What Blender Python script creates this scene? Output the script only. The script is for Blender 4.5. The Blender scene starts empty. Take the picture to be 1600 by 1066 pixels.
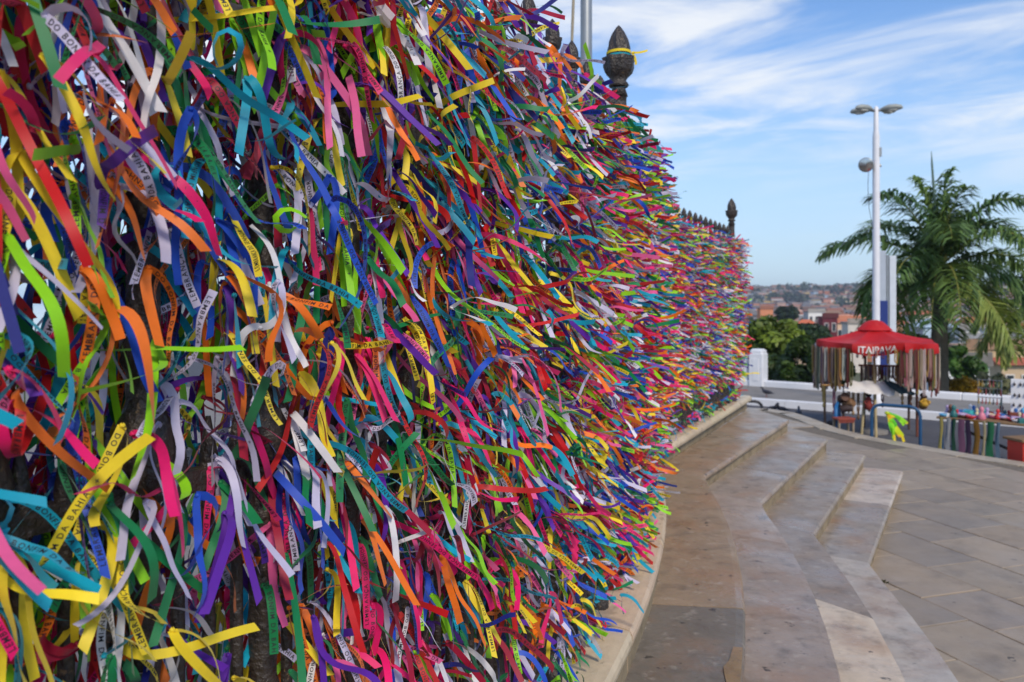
import bpy, bmesh, math, random
import numpy as np
from mathutils import Vector, Matrix
R = math.radians
random.seed(7); rng = np.random.default_rng(11)
sc = bpy.context.scene
C = sc.collection

# ------------------------------------------------------------------ camera
F = 1250.0; CZ = 2.13; HX, HY = 800.0, 470.0        # focal length in photo pixels, eye height, horizon row
cam = bpy.data.cameras.new('camera'); camo = bpy.data.objects.new('camera', cam); C.objects.link(camo)
camo.location = (0, 0, CZ); camo.rotation_euler = (R(90), 0, 0)
cam.sensor_width = 36; cam.lens = 36 * F / 1600; cam.shift_y = -(533 - HY) / 1600
cam.clip_start = 0.05; cam.clip_end = 20000
cam.dof.use_dof = True; cam.dof.focus_distance = 1.85; cam.dof.aperture_fstop = 5.4
sc.camera = camo
def W(x, y, Z):                                      # photo pixel at depth Z -> point
    return Vector(((x - HX) * Z / F, Z, CZ - (y - HY) * Z / F))

# ------------------------------------------------------------------ sky, sun, exposure
SUN_EL, SUN_AZ = 42.0, 163.0                         # azimuth clockwise from +Y (behind the camera)
world = bpy.data.worlds.new('World'); sc.world = world; world.use_nodes = True
nt = world.node_tree; nt.nodes.clear()
def N(nt, t, **k):
    n = nt.nodes.new(t)
    for a, b in k.items():
        if a.startswith('_'): n.inputs[int(a[1:])].default_value = b
        else: setattr(n, a, b)
    return n
def build_sky():
    L = nt.links.new
    sky = N(nt, 'ShaderNodeTexSky', sky_type='NISHITA', sun_disc=False)
    sky.sun_elevation = R(SUN_EL); sky.sun_rotation = R(SUN_AZ); sky.air_density = 1.0; sky.dust_density = 0.15; sky.ozone_density = 3.0
    tc = N(nt, 'ShaderNodeTexCoord')
    sep = N(nt, 'ShaderNodeSeparateXYZ'); L(tc.outputs['Generated'], sep.inputs[0])
    zz = N(nt, 'ShaderNodeMath', operation='MAXIMUM', _1=0.0); L(sep.outputs[2], zz.inputs[0])
    za = N(nt, 'ShaderNodeMath', operation='ADD', _1=0.10); L(zz.outputs[0], za.inputs[0])
    cb = N(nt, 'ShaderNodeCombineXYZ'); cb.inputs[2].default_value = 1
    for i in range(2):
        d = N(nt, 'ShaderNodeMath', operation='DIVIDE'); L(sep.outputs[i], d.inputs[0]); L(za.outputs[0], d.inputs[1]); L(d.outputs[0], cb.inputs[i])
    mr0 = N(nt, 'ShaderNodeMapping'); L(cb.outputs[0], mr0.inputs[0]); mr0.inputs['Rotation'].default_value = (0, 0, R(34))
    mp = N(nt, 'ShaderNodeMapping'); L(mr0.outputs[0], mp.inputs[0])
    mp.inputs['Scale'].default_value = (0.48, 0.90, 1); mp.inputs['Location'].default_value = (1.3, 0.62, 0)
    n1 = N(nt, 'ShaderNodeTexNoise'); L(mp.outputs[0], n1.inputs[0])
    n1.inputs['Scale'].default_value = 2.1; n1.inputs['Detail'].default_value = 11; n1.inputs['Roughness'].default_value = 0.57; n1.inputs['Distortion'].default_value = 0.55
    r1 = N(nt, 'ShaderNodeMapRange', interpolation_type='SMOOTHSTEP'); L(n1.outputs[0], r1.inputs[0])
    r1.inputs[1].default_value = 0.43; r1.inputs[2].default_value = 0.68
    n2 = N(nt, 'ShaderNodeTexNoise'); L(mp.outputs[0], n2.inputs[0])
    n2.inputs['Scale'].default_value = 0.45; n2.inputs['Detail'].default_value = 2
    r2 = N(nt, 'ShaderNodeMapRange'); L(n2.outputs[0], r2.inputs[0])
    r2.inputs[1].default_value = 0.30; r2.inputs[2].default_value = 0.56
    m = N(nt, 'ShaderNodeMath', operation='MULTIPLY'); L(r1.outputs[0], m.inputs[0]); L(r2.outputs[0], m.inputs[1])
    lo = N(nt, 'ShaderNodeMapRange'); L(sep.outputs[2], lo.inputs[0]); lo.inputs[1].default_value = 0.06; lo.inputs[2].default_value = 0.2
    m2 = N(nt, 'ShaderNodeMath', operation='MULTIPLY'); L(m.outputs[0], m2.inputs[0]); L(lo.outputs[0], m2.inputs[1])
    m3 = N(nt, 'ShaderNodeMath', operation='MULTIPLY', _1=0.9); L(m2.outputs[0], m3.inputs[0])
    hz = N(nt, 'ShaderNodeMapRange', interpolation_type='SMOOTHSTEP'); L(sep.outputs[2], hz.inputs[0]); hz.inputs[1].default_value = -.02; hz.inputs[2].default_value = .36; hz.inputs[3].default_value = .86; hz.inputs[4].default_value = .04
    mh = N(nt, 'ShaderNodeMix', data_type='RGBA'); L(hz.outputs[0], mh.inputs[0]); tint = N(nt, 'ShaderNodeVectorMath', operation='MULTIPLY'); L(sky.outputs[0], tint.inputs[0]); tint.inputs[1].default_value = (.80, 1.0, 1.22); L(tint.outputs[0], mh.inputs[6]); mh.inputs[7].default_value = (3.9, 5.0, 6.1, 1)   # hazy tropical air
    mx = N(nt, 'ShaderNodeMix', data_type='RGBA'); L(m3.outputs[0], mx.inputs[0]); L(mh.outputs[2], mx.inputs[6])
    mx.inputs[7].default_value = (6.3, 6.5, 6.75, 1)
    bg = N(nt, 'ShaderNodeBackground'); L(mx.outputs[2], bg.inputs[0]); bg.inputs[1].default_value = 0.115
    o = N(nt, 'ShaderNodeOutputWorld'); L(bg.outputs[0], o.inputs[0])
build_sky()
sl = bpy.data.lights.new('sun', 'SUN'); sl.energy = 2.35; sl.angle = R(11); sl.color = (1, 0.88, 0.71)
slo = bpy.data.objects.new('sun', sl); C.objects.link(slo)
_a, _e = R(SUN_AZ), R(SUN_EL)
sund = Vector((math.sin(_a) * math.cos(_e), math.cos(_a) * math.cos(_e), math.sin(_e)))
slo.rotation_euler = sund.to_track_quat('Z', 'Y').to_euler(); slo.location = sund * 50
vs = sc.view_settings; vs.view_transform = 'Standard'; vs.look = 'None'; vs.gamma = 1; vs.use_curve_mapping = False; vs.exposure = 0.38

# ------------------------------------------------------------------ helpers
def lin(r, g, b):
    f = lambda c: (c / 255 / 12.92) if c <= 10 else ((c / 255 + .055) / 1.055) ** 2.4
    return (f(r), f(g), f(b), 1.0)
def tag(o, label=None, cat=None, group=None, kind=None):
    if label: o['label'] = label
    if cat: o['category'] = cat
    if group: o['group'] = group
    if kind: o['kind'] = kind
    return o
def empty(name, loc=(0, 0, 0), rz=0):
    o = bpy.data.objects.new(name, None); C.objects.link(o); o.location = loc; o.rotation_euler = (0, 0, rz); o.empty_display_size = .05
    return o
def link(name, me, mat=None, parent=None, loc=None, rot=None, col=None):
    o = bpy.data.objects.new(name, me); C.objects.link(o)
    if mat is not None and len(me.materials) == 0:
        for m in (mat if isinstance(mat, (list, tuple)) else [mat]): me.materials.append(m)
    if parent: o.parent = parent
    if loc is not None: o.location = loc
    if rot is not None: o.rotation_euler = rot
    if col is not None: o.color = col
    return o
class MB:
    """collects vertices and faces for one mesh"""
    def __init__(s): s.v = []; s.f = []; s.m = []; s.sm = []
    def add(s, vs, fs, mi=0, smooth=False):
        b = len(s.v); s.v += [tuple(v) for v in vs]; s.f += [tuple(b + i for i in f) for f in fs]; s.m += [mi] * len(fs); s.sm += [smooth] * len(fs); return s
    def box(s, c, d, rz=0, mi=0, rx=0, ry=0):
        M = Matrix.Rotation(rz, 3, 'Z') @ Matrix.Rotation(ry, 3, 'Y') @ Matrix.Rotation(rx, 3, 'X')
        vs = [Vector(c) + M @ Vector((x * d[0] / 2, y * d[1] / 2, z * d[2] / 2)) for z in (-1, 1) for x, y in ((-1, -1), (1, -1), (1, 1), (-1, 1))]
        return s.add(vs, [(3, 2, 1, 0), (4, 5, 6, 7), (0, 1, 5, 4), (1, 2, 6, 5), (2, 3, 7, 6), (3, 0, 4, 7)], mi)
    def cbox(s, c, d, ch=.01, rz=0, mi=0):
        """box with chamfered top and vertical edges"""
        x, y, z = d[0] / 2, d[1] / 2, d[2] / 2; M = Matrix.Rotation(rz, 3, 'Z')
        def ring(a, b, zz, k): return [(-a + k, -b, zz), (a - k, -b, zz), (a, -b + k, zz), (a, b - k, zz), (a - k, b, zz), (-a + k, b, zz), (-a, b - k, zz), (-a, -b + k, zz)]
        rs = [ring(x, y, -z, ch), ring(x, y, z - ch, ch), ring(x - ch, y - ch, z, ch)]
        vs = [Vector(c) + M @ Vector(p) for r in rs for p in r]
        fs = [tuple(range(7, -1, -1)), tuple(range(16, 24))]
        for k in range(2):
            for i in range(8): j = (i + 1) % 8; fs.append((k * 8 + i, k * 8 + j, k * 8 + 8 + j, k * 8 + 8 + i))
        return s.add(vs, fs, mi)
    def tube(s, pts, rad, n=8, mi=0, caps=True, flat=1.0, up=None):
        """tube through points; rad is a number, or a list; flat squeezes the binormal"""
        pts = [Vector(p) for p in pts]; k = len(pts)
        rad = [rad] * k if not hasattr(rad, '__len__') else rad
        vs = []; pu = Vector(up) if up else None
        for i, p in enumerate(pts):
            t = (pts[min(i + 1, k - 1)] - pts[max(i - 1, 0)]); t = t.normalized() if t.length > 1e-9 else Vector((0, 0, 1))
            if pu is None: pu = Vector((0, 0, 1)) if abs(t.z) < .9 else Vector((1, 0, 0))
            a = t.cross(pu); a = a.normalized() if a.length > 1e-6 else Vector((1, 0, 0)); b = a.cross(t); pu = b
            r = rad[i]; ra, rb = (r if hasattr(r, '__len__') else (r, r * flat))
            for j in range(n):
                q = 2 * math.pi * j / n; vs.append(p + a * (ra * math.cos(q)) + b * (rb * math.sin(q)))
        fs = []
        for i in range(k - 1):
            for j in range(n): j2 = (j + 1) % n; fs.append((i * n + j, i * n + j2, i * n + n + j2, i * n + n + j))
        s.add(vs, fs, mi, True)
        if caps: s.add(vs[:n], [tuple(range(n - 1, -1, -1))], mi); s.add(vs[-n:], [tuple(range(n))], mi)
        return s
    def lathe(s, prof, n=12, c=(0, 0, 0), mi=0, fn=None):
        """prof: (radius, height); fn(r, ang, z) may vary the radius"""
        vs = []; fs = []
        for (r, z) in prof:
            for j in range(n):
                q = 2 * math.pi * j / n; rr = fn(r, q, z) if fn else r
                vs.append((c[0] + rr * math.cos(q), c[1] + rr * math.sin(q), c[2] + z))
        k = len(prof)
        for i in range(k - 1):
            for j in range(n): j2 = (j + 1) % n; fs.append((i * n + j, i * n + j2, i * n + n + j2, i * n + n + j))
        s.add(vs, fs, mi, True); s.add(vs[:n], [tuple(range(n - 1, -1, -1))], mi); s.add(vs[-n:], [tuple(range(n))], mi)
        return s
    def mesh(s, name):
        me = bpy.data.meshes.new(name); me.from_pydata(s.v, [], s.f)
        me.polygons.foreach_set('material_index', s.m); me.polygons.foreach_set('use_smooth', s.sm); me.update(); return me
    def build(s, name, mat, parent=None, loc=None, rot=None, col=None):
        return link(name, s.mesh(name), mat, parent, loc, rot, col)

def material(name, col=None, rough=.6, obj_color=False, attr=None, var=.15, scale=8, bump=0, bscale=40, metal=0, spots=None, transl=0, spec=.5, stain=None, coord='Object', rvar=0, sheen=0):
    m = bpy.data.materials.new(name); m.use_nodes = True; t = m.node_tree; L = t.links.new
    p = t.nodes['Principled BSDF']; out = t.nodes['Material Output']
    p.inputs['Roughness'].default_value = rough; p.inputs['Metallic'].default_value = metal; p.inputs['Specular IOR Level'].default_value = spec
    tc = N(t, 'ShaderNodeTexCoord'); co = tc.outputs[coord]
    if obj_color:
        oi = N(t, 'ShaderNodeObjectInfo'); base = oi.outputs['Color']
        va = N(t, 'ShaderNodeVectorMath', operation='ADD'); L(co, va.inputs[0]); rm = N(t, 'ShaderNodeMath', operation='MULTIPLY', _1=37.0)
        L(oi.outputs['Random'], rm.inputs[0]); L(rm.outputs[0], va.inputs[1]); co = va.outputs[0]
    elif attr:
        an = N(t, 'ShaderNodeAttribute', attribute_name=attr); base = an.outputs['Color']
    else:
        rgb = N(t, 'ShaderNodeRGB'); rgb.outputs[0].default_value = col; base = rgb.outputs[0]
    if var:
        nz = N(t, 'ShaderNodeTexNoise'); L(co, nz.inputs[0]); nz.inputs['Scale'].default_value = scale; nz.inputs['Detail'].default_value = 6; nz.inputs['Roughness'].default_value = .62
        mr = N(t, 'ShaderNodeMapRange'); L(nz.outputs[0], mr.inputs[0]); mr.inputs[1].default_value = .25; mr.inputs[2].default_value = .75
        mr.inputs[3].default_value = 1 - var; mr.inputs[4].default_value = 1 + var
        mu = N(t, 'ShaderNodeVectorMath', operation='SCALE'); L(base, mu.inputs[0]); L(mr.outputs[0], mu.inputs['Scale']); base = mu.outputs[0]
    for lay in (stain or []):                         # (colour, scale, lo, hi, strength)
        c2, s2, lo, hi, st = lay
        nz = N(t, 'ShaderNodeTexNoise'); L(co, nz.inputs[0]); nz.inputs['Scale'].default_value = s2; nz.inputs['Detail'].default_value = 5; nz.inputs['Roughness'].default_value = .6
        mr = N(t, 'ShaderNodeMapRange'); L(nz.outputs[0], mr.inputs[0]); mr.inputs[1].default_value = lo; mr.inputs[2].default_value = hi; mr.inputs[4].default_value = st
        mx = N(t, 'ShaderNodeMix', data_type='RGBA'); L(mr.outputs[0], mx.inputs[0]); L(base, mx.inputs[6]); mx.inputs[7].default_value = c2; base = mx.outputs[2]
    if rvar:
        nz = N(t, 'ShaderNodeTexNoise'); L(co, nz.inputs[0]); nz.inputs['Scale'].default_value = 2.3; nz.inputs['Detail'].default_value = 4
        mr = N(t, 'ShaderNodeMapRange'); L(nz.outputs[0], mr.inputs[0]); mr.inputs[1].default_value = .35; mr.inputs[2].default_value = .65
        mr.inputs[3].default_value = rough - rvar; mr.inputs[4].default_value = rough + rvar; L(mr.outputs[0], p.inputs['Roughness'])
    if bump:
        nz = N(t, 'ShaderNodeTexNoise'); L(co, nz.inputs[0]); nz.inputs['Scale'].default_value = bscale; nz.inputs['Detail'].default_value = 6
        b = N(t, 'ShaderNodeBump'); b.inputs['Strength'].default_value = bump; b.inputs['Distance'].default_value = .01; L(nz.outputs[0], b.inputs['Height']); L(b.outputs[0], p.inputs['Normal'])
    L(base, p.inputs['Base Color'])
    if sheen: p.inputs['Sheen Weight'].default_value = sheen
    if transl:
        tr = N(t, 'ShaderNodeBsdfTranslucent'); L(base, tr.inputs[0]); ms = N(t, 'ShaderNodeMixShader', _0=transl)
        L(p.outputs[0], ms.inputs[1]); L(tr.outputs[0], ms.inputs[2]); L(ms.outputs[0], out.inputs[0])
    return m
M = {}
M['stone'] = material('worn_stone', obj_color=True, rough=.40, rvar=.16, var=.20, scale=5, bump=.35, bscale=26, coord='Object',
    stain=[(lin(84, 76, 66), 7, .52, .72, .6), (lin(152, 112, 76), 1.9, .50, .72, .55), (lin(190, 180, 166), 13, .58, .70, .35), (lin(40, 36, 33), 11, .66, .70, .8), (lin(44, 40, 36), 34, .66, .71, .7)])
M['plinth'] = material('plinth_stone', obj_color=True, rough=.5, rvar=.1, var=.14, scale=7, bump=.4, bscale=30, stain=[(lin(92, 80, 62), 8, .58, .72, .55), (lin(48, 44, 38), 22, .66, .72, .7)])
M['slab'] = material('paving_stone', obj_color=True, rough=.5, rvar=.12, var=.12, scale=5, bump=.25, bscale=30, stain=[(lin(96, 88, 78), 3.5, .52, .74, .5), (lin(45, 42, 40), 11, .67, .71, .75), (lin(176, 164, 148), 2, .55, .75, .3)])
M['riser'] = material('grimy_riser_stone', lin(142, 126, 100), .7, var=.25, scale=9, bump=.5, bscale=30, stain=[(lin(74, 62, 46), 5, .5, .72, .7)])
M['joint'] = material('joint_mortar', lin(108, 99, 87), .9, var=.25, scale=12)
M['asphalt'] = material('asphalt', lin(72, 72, 78), .8, var=.22, scale=3, bump=.3, bscale=200, stain=[(lin(95, 93, 92), .8, .5, .8, .5)])
M['cement'] = material('sidewalk_cement', lin(128, 124, 120), .85, var=.12, scale=1.5, bump=.2, bscale=90, stain=[(lin(90, 86, 82), 2, .55, .8, .5)])
M['whitewash'] = material('white_paint_on_masonry', lin(226, 226, 228), .7, var=.06, scale=3, bump=.2, bscale=40, stain=[(lin(150, 146, 140), 4, .6, .8, .5)])
M['iron'] = material('flaking_dark_paint', lin(58, 50, 45), .38, rvar=.14, var=.35, scale=30, bump=.9, bscale=75, stain=[(lin(140, 112, 78), 60, .66, .70, .85), (lin(30, 27, 26), 18, .5, .7, .6)])
M['ribbon'] = material('satin_ribbon', attr='Col', rough=.5, var=.07, scale=60, transl=.22, spec=.35, sheen=.15)
M['ink'] = material('black_print', lin(26, 24, 34), .6, var=0)
M['soil'] = material('hillside_ground', lin(74, 82, 52), .95, var=.4, scale=.05, stain=[(lin(120, 104, 84), .02, .5, .7, .6)])
M['bark'] = material('palm_trunk_bark', lin(92, 84, 74), .85, var=.3, scale=10, bump=.6, bscale=30)
M['steel'] = material('galvanised_steel', lin(150, 154, 156), .42, var=.08, scale=12, metal=.55)
M['chrome'] = material('polished_reflector', lin(200, 202, 204), .18, var=.15, scale=14, metal=1.0)
M['paint'] = material('painted_surface', obj_color=True, rough=.5, var=.08, scale=6)
M['cloth'] = material('cloth', obj_color=True, rough=.75, var=.12, scale=12, transl=.12)
M['canopy'] = material('red_canopy_cloth', lin(192, 20, 22), .55, var=.12, scale=4, transl=.15, bump=.6, bscale=7, stain=[(lin(216, 84, 78), 2.2, .54, .75, .7), (lin(120, 16, 18), 5, .6, .8, .5)])
M['wood'] = material('weathered_wood', obj_color=True, rough=.7, var=.25, scale=14, bump=.3, bscale=60)
M['wall'] = material('house_wall', obj_color=True, rough=.85, var=.10, scale=.8, stain=[(lin(110, 104, 98), .5, .55, .8, .35)])
M['roof'] = material('clay_roof', obj_color=True, rough=.85, var=.25, scale=1.5)
M['glass'] = material('dark_window_glass', lin(48, 56, 64), .2, var=.1, scale=2)
M['far'] = material('far_house_masonry', attr='Col', rough=.9, var=.1, scale=.2)

# ------------------------------------------------------------------ plan of the place
def plinth_x(y): d = y - 2.83; return .34 + .369 * d - .0375 * d * d
def plinth_t(y): t = Vector((.369 - .075 * (y - 2.83), 1)); return t.normalized()
def arc(off, y0, y1, n):
    """plinth edge moved off metres outwards (to the right)"""
    pts = []
    for i in range(n):
        y = y0 + (y1 - y0) * i / (n - 1); t = plinth_t(y); pts.append(Vector((plinth_x(y) + t.y * off, y - t.x * off)))
    return pts
def arc_to(off, yend, n=60, y0=-2.6):
    a = arc(off, y0, 7.6, 400); b = [p for p in a if p.y < yend]; L = len(b)
    return [b[int(i * (L - 1) / (n - 1))] for i in range(n)]
V2 = lambda x, y: Vector((x, y))
OFF = [0, .43, .84, 1.18, 1.52]; LEV = [.78, .60, .45, .30, .15]
CC = [V2(1.24, 6.98), V2(1.69, 7.0), V2(2.08, 6.67), V2(2.37, 6.27), V2(2.70, 6.04)]
FF = [V2(3.42, 11.4), V2(3.55, 10.25), V2(3.84, 9.72), V2(4.20, 9.50), V2(4.55, 9.30)]
def corner(k):
    return CC[k]
near = [arc_to(OFF[k], CC[k].y - .02) + [CC[k]] for k in range(5)]
far = [[CC[k].lerp(FF[k], i / 24) for i in range(25)] for k in range(5)]
inner_near = arc_to(-.55, 7.2) + [V2(.72, 7.25)]; inner_far = [V2(.72, 7.25).lerp(V2(2.90, 11.66), i / 24) for i in range(25)]

# ------------------------------------------------------------------ terrain, road, pavement, plaza
QX, QY = .615, .789                                   # normal of the kerb line
def terrain_z(x, y):
    q = QX * x + QY * y
    if q < 21.8: return -.75
    pts = [(21.8, -.75), (24, -1.6), (40, -4.5), (90, -8), (200, -10), (420, -11.5), (760, -11), (880, -6), (1000, 3), (1120, 12), (1260, 19), (1400, 21), (2200, 20), (9000, 10), (20000, 0)]
    d = q
    for (a, za), (b, zb) in zip(pts, pts[1:]):
        if d <= b:
            u = (d - a) / (b - a); z = za + (zb - za) * u; break
    else: z = 0
    if d > 850: z += 3.2 * math.sin(x * .0065 + 1) + 2.2 * math.sin(x * .017 + y * .004) + 1.2 * math.sin(x * .045)
    elif d > 60: z += .5 * math.sin(x * .05) * math.sin(y * .03)
    return z
def build_terrain():
    us = [-60, -20, 0, 21.79, 22.5, 24, 27, 32, 40, 55, 75, 100, 140, 200, 280, 380, 500, 640, 760, 820] + [850 + 30 * i for i in range(26)] + [1800, 2400, 4000, 9000, 20000]
    mb = MB(); nv = 90; vs = []; fs = []
    for q in us:
        span = max(140, abs(q) * 2.2)
        for j in range(nv):
            s = (j / (nv - 1) - .5) * 2 * span
            x = QX * q + QY * s; y = QY * q - QX * s
            vs.append((x, y, terrain_z(x, y)))
    for i in range(len(us) - 1):
        for j in range(nv - 1): a = i * nv + j; fs.append((a, a + nv, a + nv + 1, a + 1))
    mb.add(vs, fs, 0, True); tag(mb.build('terrain', M['soil']), kind='structure')
build_terrain()
def qs(q, s, z): return Vector((QX * q + QY * s, QY * q - QX * s, z))     # q across the road, s along it
def strip(name, q0, q1, s0, s1, z0, z1, mat, kind='structure'):
    mb = MB(); vs = [qs(q0, s0, z0), qs(q1, s0, z0), qs(q1, s1, z0), qs(q0, s1, z0)]; vt = [Vector((v.x, v.y, z1)) for v in vs]
    mb.add(vs + vt, [(0, 1, 2, 3), (7, 6, 5, 4), (0, 4, 5, 1), (1, 5, 6, 2), (2, 6, 7, 3), (3, 7, 4, 0)])
    o = mb.build(name, mat); tag(o, kind=kind); return o
strip('road', 6, 18.47, -60, 60, -.70, -.35, M['asphalt'])
strip('sidewalk', 18.72, 21.4, -60, 60, -.70, -.20, M['cement'])
kr = empty('kerb'); tag(kr, kind='structure')
for i in range(34):
    s0 = -22 + i * 1.3; mb = MB(); mb.box((0, 0, 0), (.245, 1.292, .36)); c = qs(18.595, s0 + .65, -.37 + random.uniform(-.006, .006))
    mb.build('kerb_stone', M['whitewash'], kr, c, (0, 0, math.atan2(QY, QX)))
edge = [V2(-25, 16.6), V2(0, 16.3), V2(4.2, 16.05), V2(5.05, 15.75), V2(5.36, 15.2), V2(5.42, 14.3), V2(5.42, 13.3), V2(5.62, 12.5), V2(6.0, 11.75), V2(6.35, 11.1), V2(6.78, 10.5), V2(7.6, 9.55), V2(9, 8.1), V2(13, 4.3), V2(22, -5)]
def build_plaza():
    mb = MB(); poly = [(p.x, p.y) for p in edge] + [(22, -14), (-25, -14)]; n = len(poly)
    vs = [(x, y, -.012) for x, y in poly] + [(x, y, -.6) for x, y in poly]
    mb.add(vs, [tuple(range(n - 1, -1, -1))] + [(i, (i + 1) % n, (i + 1) % n + n, i + n) for i in range(n)])
    pl = mb.build('plaza', M['joint']); tag(pl, kind='structure')
    # rim stones along the outer edge
    def inside(p, m=0.0):
        c = False; n = len(poly)
        for i in range(n):
            (x1, y1), (x2, y2) = poly[i], poly[(i + 1) % n]
            if (y1 > p.y) != (y2 > p.y) and p.x < (x2 - x1) * (p.y - y1) / (y2 - y1) + x1: c = not c
        if not c: return False
        for a, b in zip(edge, edge[1:]):
            t = max(0, min(1, (p - a).dot(b - a) / (b - a).length_squared))
            if (p - a.lerp(b, t)).length < m: return False
        return True
    for a, b in zip(edge[1:], edge[2:]):
        k = max(1, round((b - a).length / 1.0)); d = (b - a).normalized(); nrm = V2(d.y, -d.x)
        for i in range(k):
            p = a.lerp(b, i / k) + d * .004; q = a.lerp(b, (i + 1) / k) - d * .004
            if not (2 < p.x < 13): continue
            ps = [p + nrm * -.01, q + nrm * -.01, q + nrm * .30, p + nrm * .30]; m2 = MB()
            m2.add([(v.x, v.y, .004) for v in ps] + [(v.x, v.y, -.3) for v in ps], [(3, 2, 1, 0), (0, 1, 5, 4), (1, 2, 6, 5), (2, 3, 7, 6), (3, 0, 4, 7)])
            g = random.uniform(.92, 1.05); m2.build('rim_stone', M['slab'], pl, col=tuple(c * g for c in lin(172, 160, 142)[:3]) + (1,))
    # paving slabs in rows
    u = V2(.30, -.954).normalized(); w = V2(.954, .30).normalized(); cnt = 0
    tones = [(152, 141, 126), (146, 136, 122), (156, 145, 129), (143, 134, 123), (158, 146, 130), (148, 138, 127), (154, 141, 124)]
    for r in range(1, 24):
        a = -14 - random.random() * .5
        while a < 4:
            ln = random.choice([.52, .6, .72, .85, .95]); c = w * (r * .565 + .28) + u * (a + ln / 2)
            y = c.y
            vis = (c.x > .6 and y > 2.2 and c.x / max(y, .1) < .86 and c.x > .28 * y - .2) and inside(c, .46) and cnt < 299
            if vis and not (c.x < plinth_x(min(y, 7)) + 1.05 and y < 7.5):
                g = .004; hz = random.uniform(-.0025, .0025); m2 = MB(); b = .006
                def P(i, j, z, k): q = c + u * (i * (ln / 2 - g - k)) + w * (j * (.565 / 2 - g - k)); return (q.x, q.y, z)
                cs = [(-1, -1), (1, -1), (1, 1), (-1, 1)]
                vs = [P(i, j, -.02, 0) for i, j in cs] + [P(i, j, hz - .004, 0) for i, j in cs] + [P(i, j, hz, b) for i, j in cs]
                m2.add(vs, [(0, 1, 5, 4), (1, 2, 6, 5), (2, 3, 7, 6), (3, 0, 4, 7), (4, 5, 9, 8), (5, 6, 10, 9), (6, 7, 11, 10), (7, 4, 8, 11), (8, 9, 10, 11)])
                o = m2.build('paving_slab', M['slab'], pl); g2 = random.uniform(.91, 1.01); tn = lin(*random.choice(tones)); o.color = (tn[0] * g2 * 1.03, tn[1] * g2 * .98, tn[2] * g2 * .93, 1); cnt += 1
            a += ln
build_plaza()

# ------------------------------------------------------------------ steps and plinth
def sweep_stone(name, E, B, prof, z, parent, mat, col):
    """E: outer edge points, B: back points, prof: (distance from the edge, height) with None = back"""
    mb = MB(); k = len(prof); vs = []
    for e, b in zip(E, B):
        d = (b - e); ln = d.length; d = d / ln
        for (dist, h) in prof:
            p = e + d * (ln if dist is None else dist); vs.append((p.x, p.y, z + h))
    fs = []; n = len(E)
    for i in range(n - 1):
        for j in range(k): j2 = (j + 1) % k; fs.append((i * k + j, i * k + j2, i * k + k + j2, i * k + k + j))
    mb.add(vs, fs, 0, False); mb.m = [1 if (q % k) >= 5 and (q % k) < 7 else 0 for q in range(len(fs))]; mb.add(vs[:k], [tuple(range(k))]); mb.add(vs[-k:], [tuple(range(k - 1, -1, -1))])
    o = mb.build(name, [mat, M['riser']], parent); o.color = (col[0] * 1.02, col[1] * .98, col[2] * .92, 1)
    me = o.data; bm = bmesh.new(); bm.from_mesh(me); bmesh.ops.recalc_face_normals(bm, faces=bm.faces); bm.to_mesh(me); bm.free()
    return o
def resample(P, t0, t1, n):
    d = [0]
    for a, b in zip(P, P[1:]): d.append(d[-1] + (b - a).length)
    T = d[-1]; out = []
    for i in range(n):
        s = (t0 + (t1 - t0) * i / (n - 1)) * T; j = 0
        while j < len(P) - 2 and d[j + 1] < s: j += 1
        u = (s - d[j]) / max(1e-9, d[j + 1] - d[j]); out.append(P[j].lerp(P[j + 1], min(1, max(0, u))))
    return out
def outward(P, Q, m):                                   # back line pushed m metres past the previous edge (under its riser)
    return [q + (q - p).normalized() * m for p, q in zip(P, Q)]
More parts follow.
